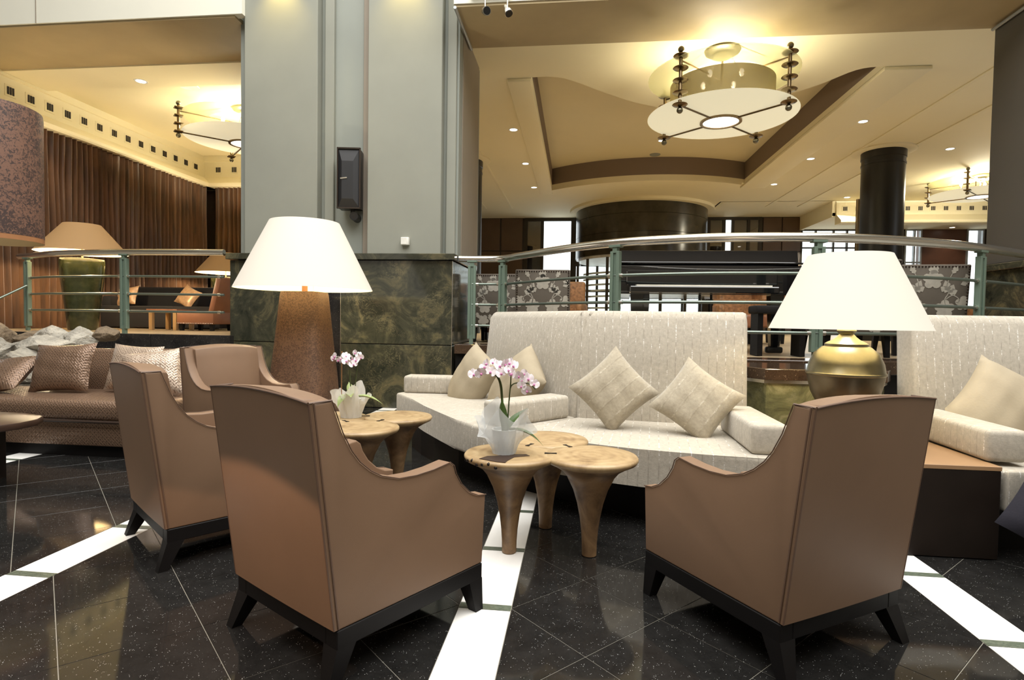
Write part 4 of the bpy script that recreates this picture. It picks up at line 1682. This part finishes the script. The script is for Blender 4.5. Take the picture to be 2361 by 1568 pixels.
# ================================================================== ORCHIDS
def flower_mesh(seed):
    rnd = random.Random(seed)
    bm = BM()
    lay = bm.faces.layers.int.new('m')
    for k, (ang, L_, w_) in enumerate(((90, .026, .013), (210, .024, .012), (330, .024, .012), (165, .027, .02), (15, .027, .02))):
        a = R(ang)
        d, s = Vector((math.cos(a), 0, math.sin(a))), Vector((-math.sin(a), 0, math.cos(a)))
        z = -.001 * (k > 2)
        c0 = bm.verts.new((0, z, 0))
        ring = []
        for q, (u, v) in enumerate(((.35, -.75), (.72, -1), (.95, -.5), (1, 0), (.95, .5), (.72, 1), (.35, .75))):
            p = d * L_ * u + s * w_ * v * .8
            ring.append(bm.verts.new((p.x, z - .006 * u * u + rnd.uniform(-.002, .002), p.z)))
        for i in range(6):
            bm.faces.new((c0, ring[i], ring[i + 1]))
    n0 = len(bm.faces)
    bm.faces.ensure_lookup_table()
    tmp = BM()
    bmesh.ops.create_icosphere(tmp, subdivisions=1, radius=.006)
    for v in tmp.verts:
        v.co = Vector((v.co.x, v.co.y * 1.3 - .007, v.co.z * 1.2 - .005))
    me = bpy.data.meshes.new('x')
    tmp.to_mesh(me)
    tmp.free()
    bm.from_mesh(me)
    bm.faces.ensure_lookup_table()
    for f in bm.faces[n0:]:
        f.material_index = 1
    return bm


def leaf_bm(L_, w_, bend, fold=.25):
    bm = BM()
    n = 8
    g = []
    for i in range(n + 1):
        u = i / n
        w = w_ * math.sin(PI * min(1, .12 + u * .88)) ** .8 * (1 - u ** 5)
        y, z = L_ * u * math.cos(bend * u), L_ * math.sin(bend * u) * u
        g.append([bm.verts.new((s * w / 2, y, z + abs(s) * w * fold)) for s in (-1, -.5, 0, .5, 1)])
    for A_, B_ in zip(g, g[1:]):
        for i in range(4):
            bm.faces.new((A_[i], A_[i + 1], B_[i + 1], B_[i]))
    return bm


def wrap_bm(r0, r1, h, seed, peak):
    rnd = random.Random(seed)
    bm = BM()
    n, m = 84, 12
    ph = [rnd.uniform(0, 6.28) for _ in range(5)]
    g = []
    for k in range(m + 1):
        u = k / m
        row = []
        for i in range(n):
            a = 2 * PI * i / n
            cr = 1 + .12 * u * math.sin(5 * a + ph[0]) + .09 * u * math.sin(8 * a + ph[1] + 3 * u) + .05 * math.sin(13 * a + ph[2] + 6 * u) * (.4 + u) + .02 * math.sin(21 * a + ph[3] - 9 * u)
            r = (r0 + (r1 - r0) * u ** 1.3) * cr
            z = h * u * (1 + peak * u * math.sin(2 * a + ph[3]) * .5 + peak * u * .5 * math.sin(5 * a + ph[4]))
            row.append(bm.verts.new((r * math.cos(a), r * math.sin(a), z + .002)))
        g.append(row)
    for A_, B_ in zip(g, g[1:]):
        for i in range(n):
            j = (i + 1) % n
            bm.faces.new((A_[i], A_[j], B_[j], B_[i]))
    bm.faces.new(list(reversed(g[0])))
    return bm


FL = {}


def orchid(label, loc, wrapmat, wrapdim, stems, leaves, flowers, leafmat, seed):
    t = thing('potted_orchid', label, 'plant', loc, 0, 'potted orchids on the wooden tables')
    link('pot', lathe(BM(), [(.045, .003), (.052, .05), (.06, .115), (.062, .12), (.055, .12), (.05, .105)], 24), 'pot_grey', t, 40)
    link('paper_wrap', wrap_bm(*wrapdim), wrapmat, t, 25)
    for pts in stems:
        link('stem', tube(BM(), smooth_path(pts, 5), .0034, 6), 'stem', t, 60)
    for (x, y, z, rz, tilt, L_, w_, b) in leaves:
        link('leaf', leaf_bm(L_, w_, b), leafmat, t, 60, (x, y, z), (tilt, 0, rz))
    rnd = random.Random(seed)
    for (x, y, z) in flowers:
        k = rnd.randrange(3)
        if k not in FL:
            FL[k] = link('flower', flower_mesh(k), ['orchid_white', 'orchid_pink'], t, 60)
            o = FL[k]
        else:
            o = part('flower', FL[k], t)
        o.location = (x, y, z)
        o.rotation_euler = (rnd.uniform(-.5, .35), rnd.uniform(-.5, .5), rnd.uniform(-.9, .9))
        o.scale = (1.0 + rnd.uniform(-.12, .15),) * 3


fl1 = [(-.155, -.01, .385), (-.115, -.03, .395), (-.10, 0, .42), (-.085, -.02, .44), (-.065, -.03, .40), (-.055, -.01, .445), (-.03, -.02, .43), (-.02, -.03, .395), (0, -.01, .44), (.015, -.03, .41), (.03, -.02, .445),
       (.045, -.01, .43), (.04, -.03, .395), (.07, -.02, .385), (.09, -.01, .36), (.10, -.02, .395), (.115, -.01, .37), (.085, -.02, .335), (.11, -.02, .315), (.145, -.01, .345)]
orchid('white orchid with pink hearts in clear film wrap, on the near table', (-.345, 2.78, .5), 'wrap_film', (.056, .135, .175, 3, .5),
       [[(-.01, 0, .1), (-.015, .0, .25), (-.03, -.01, .36), (-.08, -.01, .40), (-.15, -.01, .385)], [(.015, 0, .1), (.02, 0, .24), (.03, -.01, .38), (.015, -.01, .43)],
        [(.022, 0, .26), (.03, 0, .33), (.07, -.01, .35), (.12, -.01, .345), (.15, -.01, .32)], [(.0, .0, .1), (-.01, 0, .26), (-.02, -.01, .35), (-.06, -.01, .42)]],
       [(0, 0, .11, 2.6, 1.15, .17, .055, .3), (.01, 0, .10, -.9, .95, .17, .06, -.2), (.0, 0, .10, .9, 1.25, .15, .05, .2), (.02, 0, .115, -1.6, .1, .19, .045, -.5)], fl1, 'leaf', 5)
fl2 = [(-.12, 0, .385), (-.10, -.02, .40), (-.085, 0, .375), (-.06, -.02, .385), (-.04, 0, .40), (-.03, -.02, .37), (-.005, -.02, .36), (.01, 0, .385), (.02, -.02, .35), (.04, -.01, .375), (.05, 0, .41), (.035, -.02, .425), (.065, -.01, .395)]
orchid('white orchid in cream paper wrap, on the far wooden table', (-1.465, 3.62, .5), 'wrap_paper', (.065, .115, .16, 8, .45),
       [[(0, 0, .1), (-.01, 0, .25), (-.02, 0, .36), (-.08, 0, .395), (-.12, 0, .38)], [(.02, 0, .1), (.03, 0, .25), (.045, 0, .37), (.05, -.01, .42)]],
       [(.02, -.02, .13, -1.45, .25, .2, .06, -.45), (0, -.05, .14, 2.7, .2, .11, .07, -.8), (.0, -.05, .15, -2.6, .3, .11, .06, -.3), (.0, 0, .14, .6, .8, .12, .05, 0)], fl2, 'leaf_pale', 9)
o = link('support_cane', tube(BM(), [(-1.55, 3.66, .502), (-1.55, 3.665, .93)], .0028, 6), 'cane')
tag(o, 'thin copper coloured cane beside the far orchid', 'cane')


# ================================================================== ROCKS
def rock(label, c, s, mat, seed, rz=0):
    bm = BM()
    bmesh.ops.create_icosphere(bm, subdivisions=5, radius=1)
    off_ = Vector((seed * 7.1, seed * 3.3, seed * 1.7))
    rnd = random.Random(seed)
    cuts = [(Vector((rnd.uniform(-1, 1), rnd.uniform(-1, 1), rnd.uniform(-.6, 1))).normalized(), rnd.uniform(.55, .85)) for _ in range(13)]
    for v in bm.verts:
        p = v.co.copy()
        for n_, d in cuts:
            q = p.dot(n_) - d
            if q > 0:
                p -= n_ * q
        p *= 1 + .14 * mnoise.noise(p * 1.3 + off_) + .07 * mnoise.noise(p * 3.5 + off_) - .05 * abs(mnoise.noise(p * 8 + off_)) + .018 * mnoise.noise(p * 22 + off_)
        v.co = Vector((p.x * s[0], p.y * s[1], p.z * s[2]))
    o = link('rock', bm, mat, None, 28, c, (0, 0, rz))
    return tag(o, label, 'rock', 'rocks behind the brown sofa')


rock('large grey boulder low under the pale rocks behind the brown sofa', (-6.15, 6.15, .36), (.85, .62, .40), 'rock_pale', 1, .3)
rock('rounded brown rock at the left edge, topmost of the pile', (-6.93, 6.15, .85), (.27, .3, .26), 'rock_brown', 2)
rock('flat brown rock between the rounded rock and the white wedge', (-6.42, 6.3, .85), (.36, .2, .12), 'rock_brown', 3, .2)
rock('white wedge shaped rock on top of the pile', (-5.98, 5.95, .915), (.2, .2, .12), 'rock_pale', 4, .4)
rock('pale grey rock right of the white wedge rock', (-5.70, 6.05, .86), (.2, .2, .15), 'rock_pale', 5)
rock('small grey brown rock touching the end of the black curb', (-5.52, 6.2, .93), (.2, .14, .10), 'rock_brown', 6)
rock('long flat pale rock directly above the brown sofa back', (-5.78, 5.62, .80), (.34, .2, .12), 'rock_pale', 7, .1)
rock('upright grey rock at the left edge above the sofa', (-6.16, 5.5, .74), (.16, .2, .2), 'rock_pale', 8)
rock('wide pale sloping rock left of the brown sofa back', (-5.76, 5.35, .60), (.32, .22, .22), 'rock_pale', 9, .5)
rock('dark lower rock at the left edge beside the woven cushion', (-6.12, 5.3, .42), (.3, .25, .24), 'rock_brown', 10)
rock('grey rock hidden low between the sofa and the boulder', (-5.3, 5.6, .38), (.5, .3, .42), 'rock_pale', 11)

# ================================================================== LOUNGE, LEFT
t = thing('ceramic_floor_lamp', 'green glazed ceramic floor lamp with tan shade before the curtains', 'lamp', (-7.7, 8.2, ZL), 0, 'green ceramic floor lamps')
link('vase', lathe(BM(), [(.19, .002), (.20, .03), (.215, .2), (.25, .5), (.285, .8), (.30, 1.0), (.298, 1.08), (.285, 1.105), (.24, 1.11)], 40), 'ceramic_green', t, 40)
link('stem', lathe(BM(), [(.015, 1.1), (.015, 1.5)], 10), 'brass', t)
shade(t, 1.205, 1.645, .61, .25, 'shade_tan_inside', 'shade_tan')
light('lounge_lamp_light', 'POINT', (-7.7, 8.2, ZL + 1.36), 250, WARM, .06)
dup(t, (-7.77, 12.0, ZL), 0, 'second green ceramic lamp with tan shade, far back beside the pillar', 'green ceramic floor lamps')
light('lounge_lamp_light', 'POINT', (-7.77, 12.0, ZL + 1.36), 300, WARM, .06)
t = thing('black_sofa', 'long black velvet sofa behind the left railing', 'sofa', (-7.68, 10.3, ZL))
link('base', bx((0, 0, .22), (2.4, .95, .40), .03, 2), 'black_velvet', t, 30)
link('backrest', bx((0, .38, .56), (2.4, .2, .5), .05, 3), 'black_velvet', t, 30)
for x in (-1.1, 1.1):
    link('armrest', bx((x, 0, .45), (.2, .9, .3), .04, 2), 'black_velvet', t, 30)
ps = link('satin_pillow', pillow(.46, .4, .15, 12, 0, 2), 'pillow_bronze', None, 60)
tag(ps, 'bronze satin cushion at the left end of the black sofa', 'cushion', 'bronze cushions on the black sofa')
place(ps, (-8.55, 10.1, ZL + .60), 262, 24, -10)
o = cushion_copy(ps, 'bronze satin cushion at the right end of the black sofa, tilted', 'bronze cushions on the black sofa')
place(o, (-7.30, 10.1, ZL + .60), 262, 24, 24)
t = thing('lounge_table', 'low wooden open frame table in front of the black sofa', 'table', (-6.95, 9.2, ZL))
link('top', bx((0, 0, .34), (.56, .5, .03), .003, 1), 'orange_leather', t, 0)
for x, y in ((-.22, -.2), (.22, -.2), (-.22, .2), (.22, .2)):
    link('leg', bx((x, y, .163), (.06, .06, .324)), 'table_wood', t, 0)
t = thing('studded_chair', 'tan leather lounge chair with nailhead trim, left of the pillar', 'chair', (-6.28, 9.15, ZL))
link('seat', bx((0, 0, .22), (.66, .6, .22), .03, 2), 'orange_leather', t, 30)
bm = BM()
box(bm, (0, 0, 0), (.10, .58, .72), .03, 2)
bmesh.ops.rotate(bm, cent=(0, 0, 0), matrix=Matrix.Rotation(R(14), 3, 'Y'), verts=bm.verts)
bmesh.ops.translate(bm, vec=(.33, 0, .55), verts=bm.verts)
link('backrest', bm, 'orange_leather', t, 30)
for x, y in ((-.27, -.24), (.27, -.24), (-.27, .24), (.27, .24)):
    link('leg', frustum4(BM(), (x, y, .035, .035), (x, y, .025, .025), .12, .002), 'black_wood', t, 0)
bm = BM()
for i in range(22):
    bmesh.ops.create_icosphere(bm, subdivisions=1, radius=.009, matrix=Matrix.Translation((-.31 + .62 * i / 21, -.302, .125)))
o = link('nailheads', bm, 'collar_steel', t, 60)
o['kind'] = 'stuff'


# ================================================================== HALL FURNITURE
def flower_flat(bm, cx, cz, r, rot=0, y=0, petals=5):
    c = bm.verts.new((cx, y, cz))
    n = petals * 6
    ring = []
    for i in range(n):
        a = 2 * PI * i / n + rot
        q = r * (.70 + .30 * abs(math.cos(petals * (a - rot) / 2)) ** .7)
        ring.append(bm.verts.new((cx + q * math.cos(a), y, cz + q * math.sin(a))))
    for i in range(n):
        bm.faces.new((c, ring[i], ring[(i + 1) % n]))


def leaf_flat(bm, x, z, L_, w_, ang, y=0):
    a = R(ang)
    d, s = (math.cos(a), math.sin(a)), (-math.sin(a), math.cos(a))
    pts = []
    prof_ = [(0, 0), (.25, .42), (.42, .30), (.55, .5), (.72, .34), (1, 0), (.72, -.34), (.55, -.5), (.42, -.30), (.25, -.42)]
    for u, v in prof_:
        pts.append(bm.verts.new((x + d[0] * u * L_ + s[0] * v * w_, y, z + d[1] * u * L_ + s[1] * v * w_)))
    c = bm.verts.new((x + d[0] * .5 * L_, y, z + d[1] * .5 * L_))
    for i in range(len(pts)):
        bm.faces.new((c, pts[i], pts[(i + 1) % len(pts)]))


def vine_flat(bm, pts, w=.008, y=0):
    P3 = smooth_path([(x, 0, z) for x, z in pts], 5)
    prev = None
    for i, p in enumerate(P3):
        t_ = (P3[min(i + 1, len(P3) - 1)] - P3[max(0, i - 1)]).normalized()
        n_ = Vector((-t_.z, 0, t_.x)) * w / 2
        cur = (bm.verts.new((p.x + n_.x, y, p.z + n_.z)), bm.verts.new((p.x - n_.x, y, p.z - n_.z)))
        if prev:
            bm.faces.new((prev[0], cur[0], cur[1], prev[1]))
        prev = cur


FC = {}


def floral_chair(label, x, y, deg, group='floral high backed chairs'):
    """high back seen from behind: local -y is the rear"""
    t = thing('floral_chair', label, 'chair', (x, y, ZP), R(deg), group)
    if FC:
        for n_, o in FC.items():
            part(n_.split('.')[0], o, t)
        return t
    hw, h0, h1 = .34, .22, .955
    bm = BM()
    box(bm, (0, .06, (h0 + h1) / 2), (2 * hw, .12, h1 - h0), .015, 2)
    for v in bm.verts:
        if v.co.z > .5:
            v.co.x *= 1 + .02 * (v.co.z - .5)
        v.co.y -= .08 * (v.co.z - h0)
    FC['backrest'] = link('backrest', bm, 'floral_ground', t, 40)
    bm = BM()
    for s in (-1, 1):
        flower_flat(bm, s * .125, .50, .095, R(90))
        flower_flat(bm, s * .29, .56, .075, R(20 * s))
        flower_flat(bm, s * .145, .25 + .06, .08, R(60))
        for a, L_ in ((110, .12), (65, .10), (150, .09), (20, .085)):
            aa = a if s > 0 else 180 - a
            leaf_flat(bm, s * .15, .66 + (.02 if a > 80 else 0), L_, .075, aa)
        for a in (160, 200, 120):
            aa = a if s > 0 else 180 - a
            leaf_flat(bm, s * .335, .78, .09, .06, aa)
        leaf_flat(bm, s * .24, .42, .09, .06, 250 if s > 0 else 290)
        leaf_flat(bm, s * .05, .40, .09, .06, 270)
        vine_flat(bm, [(s * .13, .54), (s * .12, .60), (s * .15, .67), (s * .13, .75), (s * .17, .86)])
        vine_flat(bm, [(s * .13, .60), (s * .19, .64), (s * .25, .60), (s * .24, .565), (s * .215, .575)])
        leaf_flat(bm, s * .17, .86, .09, .06, 60 if s > 0 else 120)
    flower_flat(bm, 0, .80, .10, R(90))
    flower_flat(bm, .0, .93 - .03, .05, R(30))
    for v in bm.verts:
        v.co.z = min(v.co.z, h1 - .02)
        v.co.x = max(-hw + .015, min(hw - .015, v.co.x))
        v.co.y = -.003 - .08 * (v.co.z - h0)
    # keep the cloth print on the surface of the back
    for f in list(bm.faces):
        if f.calc_area() < 1e-8:
            bm.faces.remove(f)
    bmesh.ops.recalc_face_normals(bm, faces=bm.faces)
    FC['floral_print'] = link('floral_print', bm, 'floral_motif', t, 0)
    bm = BM()
    studs = [(-hw + .02 + (2 * hw - .04) * i / 21, h1 - .022) for i in range(22)] + [(s * (hw - .018), h0 + .06 + .03 * i) for s in (-1, 1) for i in range(22)]
    for sx, sz in studs:
        bmesh.ops.create_icosphere(bm, subdivisions=1, radius=.010, matrix=Matrix.Translation((sx, -.003 - .08 * (sz - h0), sz)))
    FC['nailheads'] = o = link('nailheads', bm, 'stud', t, 60)
    o['kind'] = 'stuff'
    FC['seat'] = link('seat', bx((0, .36, .33), (.66, .5, .22), .03, 2), 'floral_ground', t, 40)
    for s in (-1, 1):
        FC['armrest.%d' % s] = link('armrest', bx((s * .31, .36, .52), (.08, .5, .2), .03, 2), 'floral_ground', t, 40)
        for yy in (.08, .56):
            FC['leg.%d%d' % (s, int(yy * 10))] = link('leg', frustum4(BM(), (s * .28, yy, .03, .03), (s * .29, yy - .02 + .05 * (yy > .3), .02, .02), .24, .003), 'black_wood', t, 0)
    return t


floral_chair('grey floral high backed chair behind the railing, above the left wing of the cream sofa', -.44, 7.25, 2)
floral_chair('grey floral chair behind the railing next to the grey pillar', -1.16, 7.95, -4)
floral_chair('grey floral high backed chair behind the railing, right of the brass lamp', 3.63, 6.42, -5)
floral_chair('grey floral chair whose seat shows beneath the brass lamp shade', 2.73, 5.92, 3)
OC = {}


def orange_chair(label, x, y, deg):
    t = thing('orange_chair', label, 'chair', (x, y, ZP), R(deg), 'orange floral chairs')
    if OC:
        for n_, o in OC.items():
            part(n_.split('.')[0], o, t)
        return t
    OC['backrest'] = link('backrest', bx((0, .25, .64), (.6, .12, .62), .04, 3), 'orange_floral', t, 40)
    OC['seat'] = link('seat', bx((0, -.05, .36), (.6, .56, .2), .04, 3), 'orange_leather', t, 40)
    for s in (-1, 1):
        OC['armrest.%d' % s] = link('armrest', bx((s * .30, -.02, .52), (.09, .56, .14), .03, 2), 'orange_floral', t, 40)
        for yy in (-.26, .24):
            OC['leg.%d%d' % (s, int(yy * 10))] = link('leg', frustum4(BM(), (s * .25, yy, .03, .03), (s * .25, yy, .02, .02), .27, .003), 'black_wood', t, 0)
    return t


orange_chair('orange floral chair half hidden left of the grey floral chair', -.88, 9.8, 12)
orange_chair('orange floral chair half hidden right of the grey floral chair', -.22, 9.1, -10)
orange_chair('orange floral chair seen beneath the grand piano', 2.4, 9.0, 0)
orange_chair('orange floral chair behind the lamp shade near the piano end', 3.0, 9.9, 8)
orange_chair('orange floral chair between floral chair and green railing post at right', 5.12, 8.55, 0)

t = thing('grand_piano', 'glossy black grand piano on the platform behind the railing', 'piano', (1.39, 6.75, ZP))
bm = BM()
outline = [(-.95, -.45), (.55, -.45), (.95, -.40), (.95, .55), (.6, .75), (.1, .8), (-.3, 1.0), (-.7, 1.15), (-.95, .95)]
prism(bm, outline, .62, .93, .012, 2)
link('case', bm, 'piano_black', t, 20)
bm = BM()
prism(bm, [(x * 1.01, y * 1.01) for x, y in outline], .945, .965, .006, 1)
link('lid', bm, 'piano_black', t, 20)
bm = BM()
box(bm, (0, 0, .17), (1.86, .02, .34), .006, 1)
for v in bm.verts:
    v.co.y += v.co.z * .22
link('raised_flap', bm, 'piano_black', t, 20, (0, -.36, .755 + .01))
link('key_slip', bx((-.1, -.52, .66), (1.5, .22, .07), .01, 1), 'piano_black', t, 20)
link('keys', bx((-.1, -.55, .702), (1.36, .14, .015)), 'ivory', t, 0)
link('keyboard_lid', bx((-.1, -.47, .79), (1.55, .03, .16), .01, 1), 'piano_black', t, 20)
for x, y in ((-.75, -.30), (.72, -.28), (-.55, .8)):
    l_ = link('leg', frustum4(BM(), (x, y, .07, .07), (x, y, .045, .045), .63, .07), 'piano_black', t, 0)
    link('caster', bx((x, y, .04), (.17, .09, .07), .02, 2), 'black_plastic', l_, 30)
bm = BM()
for x in (-.06, .06):
    tube(bm, [(x, -.25, .62), (x, -.28, .12)], .014, 8)
box(bm, (0, -.29, .10), (.26, .10, .07), .01, 1)
link('pedal_lyre', bm, 'piano_black', t, 20)
for x in (-.07, 0, .07):
    link('pedal', bx((x, -.36, .085), (.025, .09, .012), .004, 1), 'brass', t, 0)
t = thing('piano_bench', 'black piano bench standing before the grand piano', 'bench', (2.0, 5.92 + .12, ZP))
link('cushion', bx((0, 0, .46), (.5, .3, .08), .02, 2), 'black_velvet', t, 30)
for x in (-.2, .2):
    link('leg', bx((x, 0, .21), (.05, .24, .42)), 'black_wood', t, 0)
t = thing('shelf_table', 'small brown wooden side table beside the railing start', 'table', (-1.14, 8.93, ZP))
for z in (.16, .36, .56):
    link('shelf', bx((0, 0, z), (.55, .4, .07), .004, 1), 'brown_panel', t, 0)
for x in (-.25, .25):
    link('side', bx((x, 0, .28), (.04, .4, .55)), 'dark_wood', t, 0)
o = link('folded_coat', pillow(.5, .34, .16, 12, 0, 6, .05), 'black_velvet', None, 60, (-1.14, 8.93, ZP + .69), (R(90), 0, 0))
tag(o, 'black coat folded on the brown side table behind the railing', 'coat')
t = thing('spare_stand', 'thin dark standing lamp pole before the far windows', 'stand', (5.05, 11.2, ZP))
link('pole', tube(BM(), [(0, 0, .01), (0, 0, 2.62)], .035, 8), 'bronze', t, 60)
link('foot', lathe(BM(), [(.17, .002), (.16, .02), (.05, .04)], 20), 'bronze', t, 40)
